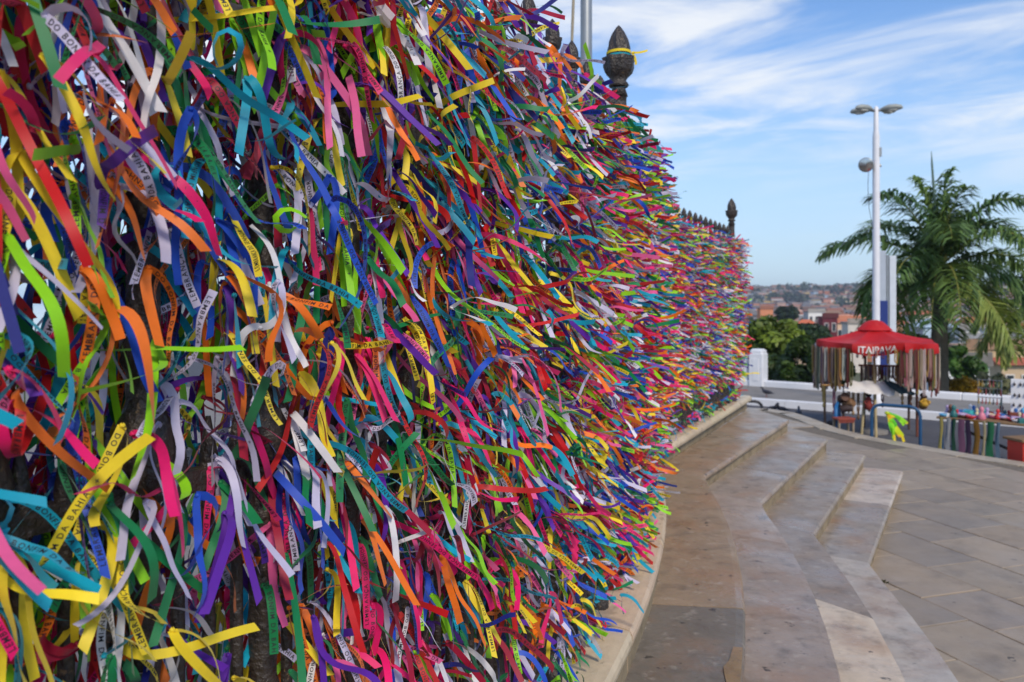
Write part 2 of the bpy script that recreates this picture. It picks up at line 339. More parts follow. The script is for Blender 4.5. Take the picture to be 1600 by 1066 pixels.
def build_steps():
    root = empty('stone_steps'); tag(root, kind='structure')
    pr = empty('stone_plinth'); tag(pr, 'cream stone plinth with rounded edge carrying the iron fence', 'plinth')
    def prof(ris, nose, proj):
        return [(None, 0), (proj + .03, 0), (proj * .5 + .004, -.003), (.004, -nose * .3), (0, -nose * .55), (.006, -nose * .9), (proj, -nose - .006), (proj, -ris - .012), (None, -ris - .012)]
    T = lambda *c: lin(*c)
    # stone cuts along the near arc (fraction of length) and their colours; from the far corner back towards the camera side
    near_cols = {1: [(.0, (120, 113, 104)), (.2, (112, 106, 98)), (.40, (112, 106, 98)), (.716, (146, 128, 108))],
                 2: [(.0, (142, 132, 126)), (.25, (138, 128, 122)), (.5, (148, 136, 128)), (.89, (158, 145, 136))],
                 3: [(.0, (190, 178, 164)), (.3, (196, 184, 170)), (.66, (196, 182, 164)), (.84, (140, 129, 120))],
                 4: [(.0, (168, 166, 168)), (.3, (174, 172, 172)), (.62, (170, 164, 158)), (.70, (172, 166, 160))]}
    far_cols = {1: [(.0, (150, 131, 112)), (.3, (150, 136, 120)), (.66, (156, 144, 130))], 2: [(.0, (148, 137, 128)), (.33, (146, 138, 132)), (.7, (156, 146, 134))],
                3: [(.0, (142, 131, 120)), (.4, (146, 139, 132)), (.74, (160, 150, 138))], 4: [(.0, (148, 140, 132)), (.52, (188, 178, 168)), ]}
    for k in range(1, 5):
        ris = LEV[k] - (LEV[k + 1] if k < 4 else 0)
        for (segs, E, B0) in ((near_cols[k], near[k], near[k - 1]), (far_cols[k], far[k], far[k - 1])):
            proj = .014 if E is near[k] else (.045 if k == 1 else .026)
            for i, (t0, c) in enumerate(segs):
                t1 = segs[i + 1][0] if i + 1 < len(segs) else 1
                L = sum((b - a).length for a, b in zip(E, E[1:])); g = .0015 / L
                n = max(4, int((t1 - t0) * (26 if E is near[k] else 6)))
                e = resample(E, t0 + (g if t0 > 0 else 0), t1 - (g if t1 < 1 else 0), n); b = resample(B0, t0 + g, t1 - g, n)
                b = outward(e, b, .06)
                sweep_stone('step_stone', e, b, prof(ris, .05, proj), LEV[k] + random.uniform(-.0015, .0015), root, M['stone'], lin(*c))
    for (E, B, cuts) in ((near[0], inner_near, [0, .18, .36, .52, .64, .76, .88, 1]), (far[0], inner_far, [0, .24, .48, .74, 1])):
        for a, b in zip(cuts, cuts[1:]):
            n = 9; g = .0006
            cc = tuple(v * random.uniform(.93, 1.05) for v in lin(196, 182, 158)[:3]) + (1,)
            sweep_stone('plinth_stone', resample(E, a + g, b - g, n), resample(B, a + g, b - g, n), prof(.18, .075, .024 if E is near[0] else .07), LEV[0], pr, M['plinth'], cc)
    # an ochre mortar patch along the worn edge of the top tread
    e = resample(near[1], .588, .672, 14); b = [q + (near_p - q).normalized() * (.075 + .012 * math.sin(i * 2.1) - .05 * max(0, (i - 11) / 3)) for i, (q, near_p) in enumerate(zip(e, resample(near[0], .588, .672, 14)))]
    e = [q + (w - q).normalized() * .012 for q, w in zip(e, b)]
    sweep_stone('mortar_patch', e, b, [(None, 0), (.0, 0), (.0, -.012), (None, -.012)], LEV[1] + .005, root, M['stone'], lin(138, 114, 78))
    # ground of the church yard behind the fence
    mb = MB(); P = inner_near + inner_far + [V2(2.6, 11.9), V2(-30, 16), V2(-30, -12), V2(-2.9, -3)]; n = len(P)
    mb.add([(p.x, p.y, .74) for p in P] + [(p.x, p.y, .0) for p in P], [tuple(range(n - 1, -1, -1))] + [(i, (i + 1) % n, (i + 1) % n + n, i + n) for i in range(n)])
    tag(mb.build('church_yard', M['cement']), kind='structure')
build_steps()

# ------------------------------------------------------------------ iron fence
def fence_path():
    a = arc(-.18, -.9, 6.9, 300); e = V2(3.04, 10.93); k = V2(1.10, 7.06)
    return a + [k.lerp(e, i / 60) for i in range(61)]
FP = np.array([(p.x, p.y) for p in fence_path()]); FD = np.concatenate([[0], np.cumsum(np.linalg.norm(np.diff(FP, axis=0), axis=1))]); FT = FD[-1]
def fp(s):
    s = np.asarray(s, float); x = np.interp(s, FD, FP[:, 0]); y = np.interp(s, FD, FP[:, 1])
    x2 = np.interp(s + .02, FD, FP[:, 0]); y2 = np.interp(s + .02, FD, FP[:, 1]); x1 = np.interp(s - .02, FD, FP[:, 0]); y1 = np.interp(s - .02, FD, FP[:, 1])
    t = np.stack([x2 - x1, y2 - y1], -1); t /= np.linalg.norm(t, axis=-1, keepdims=True) + 1e-12
    return np.stack([x, y], -1), t
SA = float(np.interp(4.0, FP[:300, 1], FD[:300])); PZ = LEV[0]
def finial_parts(sc_, cr=.44):
    """acorn finial: leafy cup and a spiral-ridged cone, base at z = 0"""
    cup = MB(); con = MB(); s = sc_
    cup.lathe([(.30 * s, -.55 * s), (.34 * s, -.5 * s), (.30 * s, -.42 * s), (.24 * s, -.36 * s), (.30 * s, -.25 * s), (.44 * s, -.08 * s), (.50 * s, .1 * s), (.49 * s, .28 * s), (.56 * s, .40 * s), (.47 * s, .40 * s), (.40 * s, .3 * s)], 32,
              fn=lambda r, q, z: r * (1 + (.07 * math.cos(8 * q) if z > -.2 * s else 0)) + (.015 * s * math.sin(5 * q) if z > .35 * s else 0))
    def cone(r, q, z): return r * (1 + .11 * math.sin(7 * q + z / s * 5.2))
    pr = []
    for i in range(15): u = i / 14; pr.append((s * cr * math.sin(math.pi * (.30 + .70 * u)) ** .8 * (1 - .12 * u) + .004 * s, s * (.30 + 1.22 * u)))
    con.lathe(pr, 40, fn=cone); return cup.mesh('cup'), con.mesh('cone')
def build_fence():
    root = empty('iron_fence', (0, 0, 0)); tag(root, 'dark flaking iron fence with acorn finials smothered in colourful ribbons', 'fence')
    def rough_lathe(mb, prof, n, amp, seed):
        rr = random.Random(seed); ph = [rr.uniform(0, 6.28) for _ in range(6)]
        return mb.lathe(prof, n, fn=lambda r, q, z: r * (1 + amp * (math.sin(3 * q + z * 41 + ph[0]) * .5 + math.sin(5 * q - z * 67 + ph[1]) * .4 + math.sin(2 * q + z * 120 + ph[2]) * .4 + math.sin(9 * q + z * 150 + ph[3]) * .35 * (1 if r > .03 else .4))))
    bar = MB(); p = [(.036, 0), (.036, .05), (.028, .06), (.025, .10)]
    z = .10
    while z < 2.0:
        z += .02; r = .024
        for kz, kr, kw in ((.36, .034, .03), (1.12, .046, .075), (1.27, .034, .03), (.97, .034, .03), (.62, .038, .05), (1.72, .034, .04)):
            r = max(r, .024 + (kr - .024) * max(0, 1 - ((z - kz) / kw) ** 2))
        p.append((r, z))
    p += [(.026, 2.06), (.030, 2.10), (.022, 2.13), (.020, 2.18), (.024, 2.21), (.020, 2.235)]
    rough_lathe(bar, p, 28, .085, 3); barm = bar.mesh('bar'); barm.materials.append(M['iron'])
    fc, fk = finial_parts(.064, .38); [m.materials.append(M['iron']) for m in (fc, fk)]
    post = MB(); pp = [(.065, 0), (.065, .12), (.05, .14), (.042, .18)]
    z = .18
    while z < 2.34:
        z += .03; r = .040
        for kz, kr, kw in ((.5, .052, .04), (1.10, .062, .08), (1.8, .05, .04), (2.2, .05, .03)): r = max(r, .04 + (kr - .04) * max(0, 1 - ((z - kz) / kw) ** 2))
        pp.append((r, z))
    pp += [(.046, 2.37), (.03, 2.42)]
    rough_lathe(post, pp, 20, .03, 5); postm = post.mesh('post'); postm.materials.append(M['iron'])
    pc, pk = finial_parts(.150, .37); [m.materials.append(M['iron']) for m in (pc, pk)]
    sp = MB(); rough_lathe(sp, [(.011, .1), (.011, .3), (.010, .5), (.011, .8), (.010, 1.0), (.016, 1.09), (.004, 1.16)], 10, .09, 9); spm = sp.mesh('spindle'); spm.materials.append(M['iron'])
    k0 = -int(SA / .25); k1 = int((FT - SA) / .25)
    for k in range(k0, k1 + 1):
        s = SA + k * .25; xy, _ = fp(s); loc = (xy[0], xy[1], PZ); big = k in (0, k1)
        b = link('post' if big else 'bar', postm if big else barm, None, root, loc, (0, 0, random.random() * 6))
        if big:
            link('finial_cup', pc, None, b, (0, 0, 2.50)); link('finial_cone', pk, None, b, (0, 0, 2.50))
        else:
            link('finial_cup', fc, None, b, (0, 0, 2.245)); link('finial_cone', fk, None, b, (0, 0, 2.245), (0, 0, random.random() * 6))
        if k < k1:
            for j in (.0625, .125, .1875):
                xy, _ = fp(s + j); link('spindle', spm, None, root, (xy[0], xy[1], PZ), (0, 0, random.random() * 6))
    def rail(z, h, w, s0, s1):
        mb = MB(); n = 46; vs = []; fs = []
        for i in range(n + 1):
            s = s0 + (s1 - s0) * i / n; q, t = fp(s); nr = np.array([t[1], -t[0]])
            for a, b in ((-1, -1), (1, -1), (1, 1), (-1, 1)): c = q + nr * a * w / 2; vs.append((c[0], c[1], PZ + z + b * h / 2))
        for i in range(n):
            for j in range(4): j2 = (j + 1) % 4; fs.append((i * 4 + j, i * 4 + j2, i * 4 + 4 + j2, i * 4 + 4 + j))
        mb.add(vs, fs + [(0, 1, 2, 3), (4 * n + 3, 4 * n + 2, 4 * n + 1, 4 * n)]); mb.build('rail', M['iron'], root)
    for z in (.11, 1.06, 1.98): rail(z, .035, .028, .05, SA - .03); rail(z, .035, .028, SA + .03, SA + k1 * .25 - .03)
    return root
build_fence()

# ------------------------------------------------------------------ ribbons
RIB = [('hot pink', (238, 18, 112), 1.5), ('rose pink', (238, 96, 158), .5), ('red', (204, 14, 24), 1.2), ('crimson', (164, 8, 52), .6), ('orange', (250, 122, 22), 1.2),
       ('yellow', (248, 220, 44), 1.15), ('lime green', (148, 222, 24), 1.25), ('emerald green', (4, 128, 72), 1.15), ('turquoise', (6, 164, 196), 1.35), ('royal blue', (24, 78, 200), .95),
       ('navy blue', (26, 34, 128), .35), ('purple', (96, 34, 166), .95), ('pale lilac', (206, 200, 230), 1.3), ('white', (234, 232, 238), .7)]
RC = np.array([lin(*c)[:3] for _, c, _ in RIB]); RW = np.array([w for _, _, w in RIB]); RW = RW / RW.sum()
def glyphs():
    out = {}
    for ch in 'LEMBRANÇDOSHIF+':
        cu = bpy.data.curves.new('glyph', 'FONT'); cu.body = ch; cu.resolution_u = 2; cu.offset = .012
        ob = bpy.data.objects.new('glyph', cu); C.objects.link(ob); dg = bpy.context.evaluated_depsgraph_get(); dg.update()
        me = bpy.data.meshes.new_from_object(ob.evaluated_get(dg)); me.calc_loop_triangles()
        v = np.array([x.co[:2] for x in me.vertices]); t = np.array([x.vertices[:] for x in me.loop_triangles])
        x0, x1 = v[:, 0].min(), v[:, 0].max(); out[ch] = (v - [x0, 0], t, x1 - x0)
        bpy.data.objects.remove(ob); bpy.data.curves.remove(cu); bpy.data.meshes.remove(me)
    return out
GL = glyphs()
def layout(text, h):
    """text -> vertices (along, across) and triangles; letters h metres tall"""
    k = h / .70; x = 0; V = []; T = []; nb = 0
    for ch in text:
        if ch == ' ': x += h * .75; continue
        v, t, w = GL[ch]; q = v * k; q = q + [x, -h / 2]; V.append(q); T.append(t + nb); nb += len(v); x += w * k + h * .30
    return np.concatenate(V), np.concatenate(T), x
TXT = [layout('DO BONFIM DA BAHIA  +', .0076), layout('LEMBRANÇA DO SENHOR', .0076)]

def grow(P0, d0, d1, L, wid, n, twist, kap, pull, seed, w0):
    """integrate tails: P0 start, d0 start direction, d1 direction it settles to; returns centre points, width vectors, normals (k, n+1, 3)"""
    g = np.random.default_rng(seed); k = len(P0)
    nz = lambda a: a / (np.linalg.norm(a, axis=-1, keepdims=True) + 1e-12)
    d = nz(d0); w = nz(w0 - d * (w0 * d).sum(-1, keepdims=True)); p = P0.copy(); ds = (L / n)[:, None]
    ph = g.uniform(0, 6.28, k); fr = g.uniform(.5, 2.0, k); amp = g.normal(0, 1, k)
    Ps = [p]; Ws = [w]; Ns = [np.cross(d, w)]
    for i in range(n):
        u = (i + .5) / n
        nb = np.cross(d, w)
        curv = kap + amp * 12.0 * np.sin(6.283 * fr * u + ph)
        d = nz(d + (d1 - d) * (pull[:, None] / n) + nb * (curv[:, None] * ds))
        w = nz(w - d * (w * d).sum(-1, keepdims=True)); nb = np.cross(d, w)
        a = (twist / n)[:, None]; w = nz(w * np.cos(a) + nb * np.sin(a))
        p = p + d * ds; Ps.append(p); Ws.append(w); Ns.append(np.cross(d, w))
    return np.stack(Ps, 1), np.stack(Ws, 1), np.stack(Ns, 1)

def make_tails():
    """every ribbon tied to the fence: two tails each"""
    S = []; H = []; BK = []
    def scatter(s0, s1, dens, h0, h1, back):
        n = int((s1 - s0) * (h1 - h0) * dens); S.append(rng.uniform(s0, s1, n)); H.append(rng.uniform(h0, h1, n)); BK.append(np.full(n, back))
    s_of = lambda y: float(np.interp(y, FP[:, 1], FD))
    a, b, c = s_of(.15), s_of(2.4), s_of(6.95)
    scatter(0, a, 320, .9, 2.1, 0); scatter(a, b, 680, .02, 2.22, 0); scatter(b, c, 460, .0, 2.18, 0); scatter(c, FT, 520, .30, 2.15, 0)
    scatter(0, b, 900, .1, 2.15, 1); scatter(b, FT, 220, .3, 2.1, 1)
    s = np.concatenate(S); h = np.concatenate(H); bk = np.concatenate(BK)
    keep = rng.random(len(s)) < np.clip(.04 + (h / .55) ** 1.3, 0, 1); s, h, bk = s[keep], h[keep], bk[keep]
    # bare patches and tufts: ribbons cluster
    cl = np.sin(s * 23 + 3 * np.sin(h * 7)) * np.sin(h * 17 + s * 5) + np.sin(s * 9.3 + 1.2) * np.sin(h * 6.1 + 2)
    nearf = np.clip((s_of(3.4) - s) / 2, 0, 1)
    keep = rng.random(len(s)) > nearf * np.clip(.18 - .45 * cl + .55 * (h < 1.15), 0, .88) * (1 - bk * (.8 - .5 * (h < 1.1))) * np.clip((2.3 - h) / 1.0, .35, 1); s, h, bk = s[keep], h[keep], bk[keep]
    bar = SA + np.round((s - SA) / .125) * .125; snap = rng.random(len(s)) < .55; s = np.where(snap, bar + rng.normal(0, .012, len(s)), s)
    rl = rng.random(len(s)) < .16; rails = np.array([.11, 1.06, 1.98]); h = np.where(rl, rails[np.abs(h[:, None] - rails).argmin(1)] + rng.normal(0, .03, len(s)), h)
    s = np.clip(s, 0.01, FT - .01); n = len(s)
    xy, t2 = fp(s); t = np.concatenate([t2, np.zeros((n, 1))], 1); nr = np.stack([t2[:, 1], -t2[:, 0], np.zeros(n)], 1); up = np.array([0, 0, 1.])
    sg = np.where(bk > 0, -1., 1.)[:, None]
    lay = np.abs(rng.normal(.02, .035, n))[:, None]
    P0 = np.concatenate([xy, (PZ + h)[:, None]], 1) + nr * sg * (.012 + lay)
    ymid = xy[:, 1]; wind = np.clip((ymid - 1.35) / 2.7, 0, 1)
    return s, h, bk, n, t, nr, sg, P0, wind
rs, rh, rbk, NR, rt, rn, rsg, RP0, rwind = make_tails()
rcol = rng.choice(len(RIB), NR, p=RW)
# neighbours often come from one bundle: same colour in small runs
for _ in range(2):
    order = np.lexsort((np.round(rh * 9), np.round(rs * 14))); same = rng.random(NR) < .16; o2 = order[1:]; o1 = order[:-1]; m = same[1:]; rcol[o2[m]] = rcol[o1[m]]
NSEG = 15
def tails(which):
    g = np.random.default_rng(100 + which); w = rwind[:, None]; n = NR
    low = np.clip(.30 + rh * .75, 0, 1)[:, None]
    a = (.13 + .87 * w) * rsg * g.uniform(.35, 1.4, (n, 1)) * low; b = (.05 + .36 * w) * np.where(rsg > 0, 1, .3) + g.normal(0, .33, (n, 1)); c = (1.25 - .90 * w) * g.uniform(.45, 1.35, (n, 1))
    topl = np.clip((rh - 1.8) / .3, 0, 1)[:, None]; b = b + g.normal(0, .5, (n, 1)) * topl
    d1 = rn * a + rt * b - np.array([0, 0, 1.]) * c + g.normal(0, 1, (n, 3)) * (.19 + .10 * w); d1 /= np.linalg.norm(d1, axis=1, keepdims=True)
    wild = (g.random((n, 1)) < .10 + .06 * w); dw = g.normal(size=(n, 3)) + rn * rsg * .6; d1 = np.where(wild, dw / np.linalg.norm(dw, axis=1, keepdims=True), d1)
    d0 = rn * rsg * g.uniform(.2, 1.0, (n, 1)) + rt * g.normal(0, .85, (n, 1)) + np.array([0, 0, 1.]) * g.normal(-.1, .6, (n, 1))
    L = g.uniform(.105, .235, n) * np.where(g.random(n) < .10, 1.35, 1) * (1 - .06 * rwind)
    L = np.where(rbk > 0, L * 1.1, L) * np.clip(.55 + rh * .9, 0, 1)
    wid = g.uniform(.0114, .0150, n) * (1 + .22 * rwind)
    w0 = rt * g.normal(1.0, .5, (n, 1)) * g.choice([-1, 1], (n, 1)) + g.normal(0, .45, (n, 3)) + np.array([0, 0, 1.]) * rwind[:, None] * g.normal(0, .8, (n, 1))
    tw = g.normal(0, .95, n); kap = g.normal(0, 4.5, n); curl = g.random(n) < .24; kap = np.where(curl, g.choice([-1, 1], n) * g.uniform(14, 30, n), kap)
    pull = g.uniform(1.6, 5, n) + 2.2 * (1 - rwind)
    P, Wv, Nn = grow(RP0, d0, d1, L, wid, NSEG, tw, kap, pull, 200 + which, w0)
    P[:, :, 2] = np.maximum(P[:, :, 2], PZ + .004)         # rest on the plinth
    return dict(P=P, W=Wv, N=Nn, L=L, wid=wid, curl=curl, tw=tw, txt=g.random(n) < .56, side=g.choice([-1., 1.], n))
TA = [tails(0), tails(1)]

def zcount():
    """how many picture cells each ribbon covers, by a coarse depth buffer"""
    GW, GH = 640, 426; xs = []; ys = []; zs = []; ids = []
    for T in TA:
        for f in np.linspace(0, 1, 3)[:2]:
            P = T['P'][:, :-1] * (1 - f) + T['P'][:, 1:] * f
            for e in (-.4, 0, .4):
                Q = P + T['W'][:, :-1] * (T['wid'] * e)[:, None, None]; Q = Q.reshape(-1, 3); ok = Q[:, 1] > .15
                x = np.where(ok, (Q[:, 0] / np.maximum(Q[:, 1], .1) * F + HX) * GW / 1600, -1); y = np.where(ok, (HY - (Q[:, 2] - CZ) / np.maximum(Q[:, 1], .1) * F) * GH / 1066, -1)
                xs.append(x); ys.append(y); zs.append(Q[:, 1]); ids.append(np.repeat(np.arange(NR), P.shape[1]))
    x = np.concatenate(xs); y = np.concatenate(ys); z = np.concatenate(zs); i = np.concatenate(ids)
    m = (x >= 0) & (x < GW) & (y >= 0) & (y < GH); x, y, z, i = x[m].astype(int), y[m].astype(int), z[m], i[m]
    cell = y * GW + x; o = np.lexsort((z, cell)); cell, i = cell[o], i[o]; first = np.concatenate([[True], cell[1:] != cell[:-1]])
    return np.bincount(i[first], minlength=NR)
RCNT = zcount()
top = np.argsort(-RCNT)[:296]; is_top = np.zeros(NR, bool); is_top[top] = True

def text_on(T, i, lay, s_from, flip, side):
    """print wrapped on tail i"""
    V, Tr, ln = lay; P, Wv, Nn, L, wid = T['P'][i], T['W'][i], T['N'][i], T['L'][i], T['wid'][i]
    x = V[:, 0] * (1 if not flip else -1); a = (s_from + x) if not flip else (L - s_from + x); y = V[:, 1] * (1 if not flip else -1)
    ok = (a > .004) & (a < L - .003); kt = ok[Tr].all(1); Tr = Tr[kt]
    if len(Tr) == 0: return None
    u = np.clip(a / L * NSEG, 0, NSEG - 1e-6); j = u.astype(int); f = (u - j)[:, None]
    lerp = lambda A: A[j] * (1 - f) + A[j + 1] * f
    w = lerp(Wv); nn = lerp(Nn); w = w / np.linalg.norm(w, axis=1, keepdims=True)
    Q = lerp(P) + w * (y * side)[:, None] + nn * (side * .00045)
    used, inv = np.unique(Tr, return_inverse=True); return Q[used], inv.reshape(Tr.shape)

def ribbon_arrays(idx, text_min, knots=True):
    """vertices, quads, triangles(ink), colours for a set of ribbons"""
    V = []; Q = []; I = []; Cl = []; nb = 0
    g = np.random.default_rng(5)
    for wi, T in enumerate(TA):
        P = T['P'][idx]; Wv = T['W'][idx] * (T['wid'][idx] / 2)[:, None, None]; k = len(idx)
        v = np.stack([P - Wv, P + Wv], 2); de = P[:, -1] - P[:, -2]; de = de / np.linalg.norm(de, axis=1, keepdims=True)
        cut = np.sin(idx * 12.9898 + wi * 4.1) ; v[:, -1, 0] += de * (np.where(np.abs(cut) > .45, cut, 0) * .009)[:, None]; v = v.reshape(-1, 3); V.append(v)
        base = (np.arange(k) * (NSEG + 1) * 2)[:, None] + (np.arange(NSEG) * 2)[None]; base = base.reshape(-1, 1) + nb
        Q.append(base + np.array([[0, 1, 3, 2]])); nb += len(v)
        tone = RC[rcol[idx]] * np.random.default_rng(30 + wi).uniform(.82, 1.12, (k, 1)) if wi == 0 else RC[rcol[idx]] * np.random.default_rng(30).uniform(.82, 1.12, (k, 1))
        fade = (.5 + .5 * np.sin(idx * 78.233))[:, None] ** 3 * .05; tone = tone * (1 - fade) + fade * np.array([.50, .48, .46])      # sun-bleached ones
        Cl.append(np.repeat(tone, (NSEG + 1) * 2, axis=0))
    if knots:
        k = len(idx); q = np.linspace(0, 2 * np.pi, 7)[:-1]
        ring = []
        for zz, rr in ((-.007, .002), (-.004, .006), (0, .0075), (.004, .006), (.007, .002)): ring.append(np.stack([np.cos(q) * rr, np.sin(q) * rr, np.full(6, zz)], 1))
        ring = np.concatenate(ring) * .62; v = (RP0[idx][:, None, :] + ring[None] * g.uniform(.7, 1.25, (k, 30, 1))).reshape(-1, 3); V.append(v)
        f = []
        for a in range(4):
            for b in range(6): b2 = (b + 1) % 6; f.append((a * 6 + b, a * 6 + b2, a * 6 + 6 + b2, a * 6 + 6 + b))
        Q.append(((np.arange(k) * 30)[:, None, None] + np.array(f)[None]).reshape(-1, 4) + nb); nb += len(v)
        Cl.append(np.repeat(RC[rcol[idx]] * .9, 30, axis=0))
    for wi, T in enumerate(TA):
        for i in idx:
            if RCNT[i] < text_min or not T['txt'][i]: continue
            r = text_on(T, i, TXT[wi], .012 if wi == 0 else .010, wi == 1, T['side'][i])
            if r is None: continue
            V.append(r[0]); I.append(r[1] + nb); nb += len(r[0]); Cl.append(np.zeros((len(r[0]), 3)))
    return np.concatenate(V), np.concatenate(Q), (np.concatenate(I) if I else np.zeros((0, 3), int)), np.concatenate(Cl)
def fast_mesh(name, V, Q, I, Cl):
    me = bpy.data.meshes.new(name); nq, ni = len(Q), len(I)
    me.vertices.add(len(V)); me.vertices.foreach_set('co', V.astype(np.float32).ravel())
    me.loops.add(nq * 4 + ni * 3); me.loops.foreach_set('vertex_index', np.concatenate([Q.ravel(), I.ravel()]).astype(np.int32))
    me.polygons.add(nq + ni); me.polygons.foreach_set('loop_start', np.concatenate([np.arange(nq) * 4, nq * 4 + np.arange(ni) * 3]).astype(np.int32))
    me.update(calc_edges=True)
    me.polygons.foreach_set('material_index', np.concatenate([np.zeros(nq), np.ones(ni)]).astype(np.int32)); me.polygons.foreach_set('use_smooth', np.concatenate([np.ones(nq), np.zeros(ni)]).astype(bool))
    at = me.color_attributes.new('Col', 'FLOAT_COLOR', 'POINT'); at.data.foreach_set('color', np.concatenate([Cl, np.ones((len(Cl), 1))], 1).astype(np.float32).ravel())
    me.materials.append(M['ribbon']); me.materials.append(M['ink']); me.update(); return me
rest = np.where(~is_top)[0]
tag(link('ribbon_mass', fast_mesh('ribbon_mass', *ribbon_arrays(rest, 14, True))), 'dense mass of small colourful ribbons tied all over the iron fence', 'ribbons', kind='stuff')
def label_ribbon(i):
    e0 = TA[0]['P'][i, -1] - RP0[i]; e1 = TA[1]['P'][i, -1] - RP0[i]; e = (e0 + e1) / 2
    L = max(TA[0]['L'][i], TA[1]['L'][i]); ln = 'long ' if L > .20 else ('short ' if L < .15 else '')
    ang = float(np.dot(e0, e1) / (np.linalg.norm(e0) * np.linalg.norm(e1) + 1e-9)); tw = max(abs(TA[0]['tw'][i]), abs(TA[1]['tw'][i]))
    ad = 'forked ' if ang < .35 else ('twisted ' if tw > 1.6 else '')
    if TA[0]['curl'][i] or TA[1]['curl'][i]: form = 'curling back'
    elif e[2] < -.09: form = 'hanging down'
    elif e[2] < -.03: form = 'blown slanting'
    else: form = 'streaming level'
    h = rh[i]; pl = 'just under the finials' if h > 1.8 else ('above the middle rail' if h > 1.25 else ('at the middle rail' if h > .95 else ('below the middle rail' if h > .5 else 'near the stone plinth')))
    tx = 'printed ' if (TA[0]['txt'][i] or TA[1]['txt'][i]) else 'plain '
    adj = ([ln, ad, tx] if not (ln and ad) else [ln, ad]); adj = ''.join(adj)
    dd = np.linalg.norm(TMID - TMID[list(top).index(i)], axis=1); nb = next(RIB[rcol[top[j]]][0] for j in np.argsort(dd)[1:] if rcol[top[j]] != rcol[i])
    return f"{adj}{RIB[rcol[i]][0]} ribbon {form} {pl} beside a {nb} one"
TMID = np.array([(TA[0]['P'][i, NSEG // 2] + TA[1]['P'][i, NSEG // 2]) / 2 for i in top])
for i in top:
    V, Q, I, Cl = ribbon_arrays(np.array([i]), 0, True); o0 = RP0[i]
    ob = link('ribbon', fast_mesh('ribbon', V - o0, Q, I, Cl), None, None, tuple(o0)); tag(ob, label_ribbon(i), 'ribbon', 'ribbons tied to the iron fence')

# two ribbons bound round the tall post's finial
def band(col, z, r, ends, label):
    mb = MB(); xy, _ = fp(SA); c = Vector((xy[0], xy[1], PZ + 2.50 + z)); n = 28; vs = []; fs = []
    for j in range(n):
        q = 2 * math.pi * j / n; d = Vector((math.cos(q), math.sin(q), .10 * math.cos(q + 1)))
        for hh in (-.0065, .0065): vs.append((r * d.x, r * d.y, r * d.z * .4 + hh))
    for j in range(n): a = 2 * j; b = 2 * ((j + 1) % n); fs.append((a, b, b + 1, a + 1))
    mb.add(vs, fs, 0, True)
    mb.tube([(r + .002, -.012, 0), (r + .010, -.012, .002), (r + .004, -.004, -.003)], [.006, .009, .005], 6)
    for e in ends:
        k = len(e); P = [Vector(p) for p in e]; v = []
        for i, p in enumerate(P): v += [p + Vector((0, .001 * i, -.0055)), p + Vector((0, .002 * i, .0055))] if abs(P[-1].z - P[0].z) < .04 else [p + Vector((-.0055, 0, 0)), p + Vector((.0055, 0, 0))]
        mb.add(v, [(2 * i, 2 * i + 2, 2 * i + 3, 2 * i + 1) for i in range(k - 1)], 0, True)
    o = mb.build('ribbon', M['cloth'], None, c); o.color = lin(*col); tag(o, label, 'ribbon')
band((236, 206, 40), .085, .062, [[(.064, -.012, 0), (.10, -.014, .002), (.125, -.02, .006), (.142, -.02, .012)], [(.066, -.013, 0), (.078, -.016, -.02), (.084, -.016, -.045), (.083, -.016, -.06)]], 'yellow ribbon bound round the acorn finial of the tall post, end sticking out')
band((20, 150, 168), .066, .062, [], 'turquoise ribbon bound round the acorn finial of the tall post')

# ------------------------------------------------------------------ white pillar, garden wall and parapet beyond the street
def build_parapet():
    rz = math.atan2(QY, QX)
    p = empty('low_parapet'); tag(p, 'low white parapet along the far side of the sidewalk', 'parapet')
    for i in range(16):
        mb = MB(); mb.cbox((0, 0, 0), (.26, 1.594, .40), .02); mb.build('parapet_block', M['whitewash'], p, qs(21.42, -9.78 + .16 + i * 1.6 + .8 - 1.6, -.245), (0, 0, rz))
    c = W(1183, 600, 21.85); s = c.x * QY - c.y * QX
    r = empty('gate_pillar', qs(21.44, s, -.2), rz); tag(r, 'white painted masonry pillar with rounded cap at the parapet end', 'pillar')
    mb = MB(); mb.cbox((0, 0, .45), (.40, .40, .9), .025); mb.build('shaft', M['whitewash'], r)
    mb = MB(); mb.cbox((0, 0, .95), (.37, .37, .12), .05); mb.build('cap', M['whitewash'], r)
    mb = MB(); mb.box((-.205, 0, .45), (.012, .16, .6)); mb.build('panel', M['whitewash'], r)
    w = empty('garden_wall', qs(21.44, s - .21, -.2), rz); tag(w, 'white painted wall running from the pillar behind the fence', 'wall')
    mb = MB(); mb.cbox((0, 4, .38), (.22, 7.9, .76), .01); mb.build('wall_body', M['whitewash'], w)
    mb = MB(); mb.cbox((0, 4, .80), (.30, 7.9, .07), .012); mb.build('coping', M['whitewash'], w)
build_parapet()

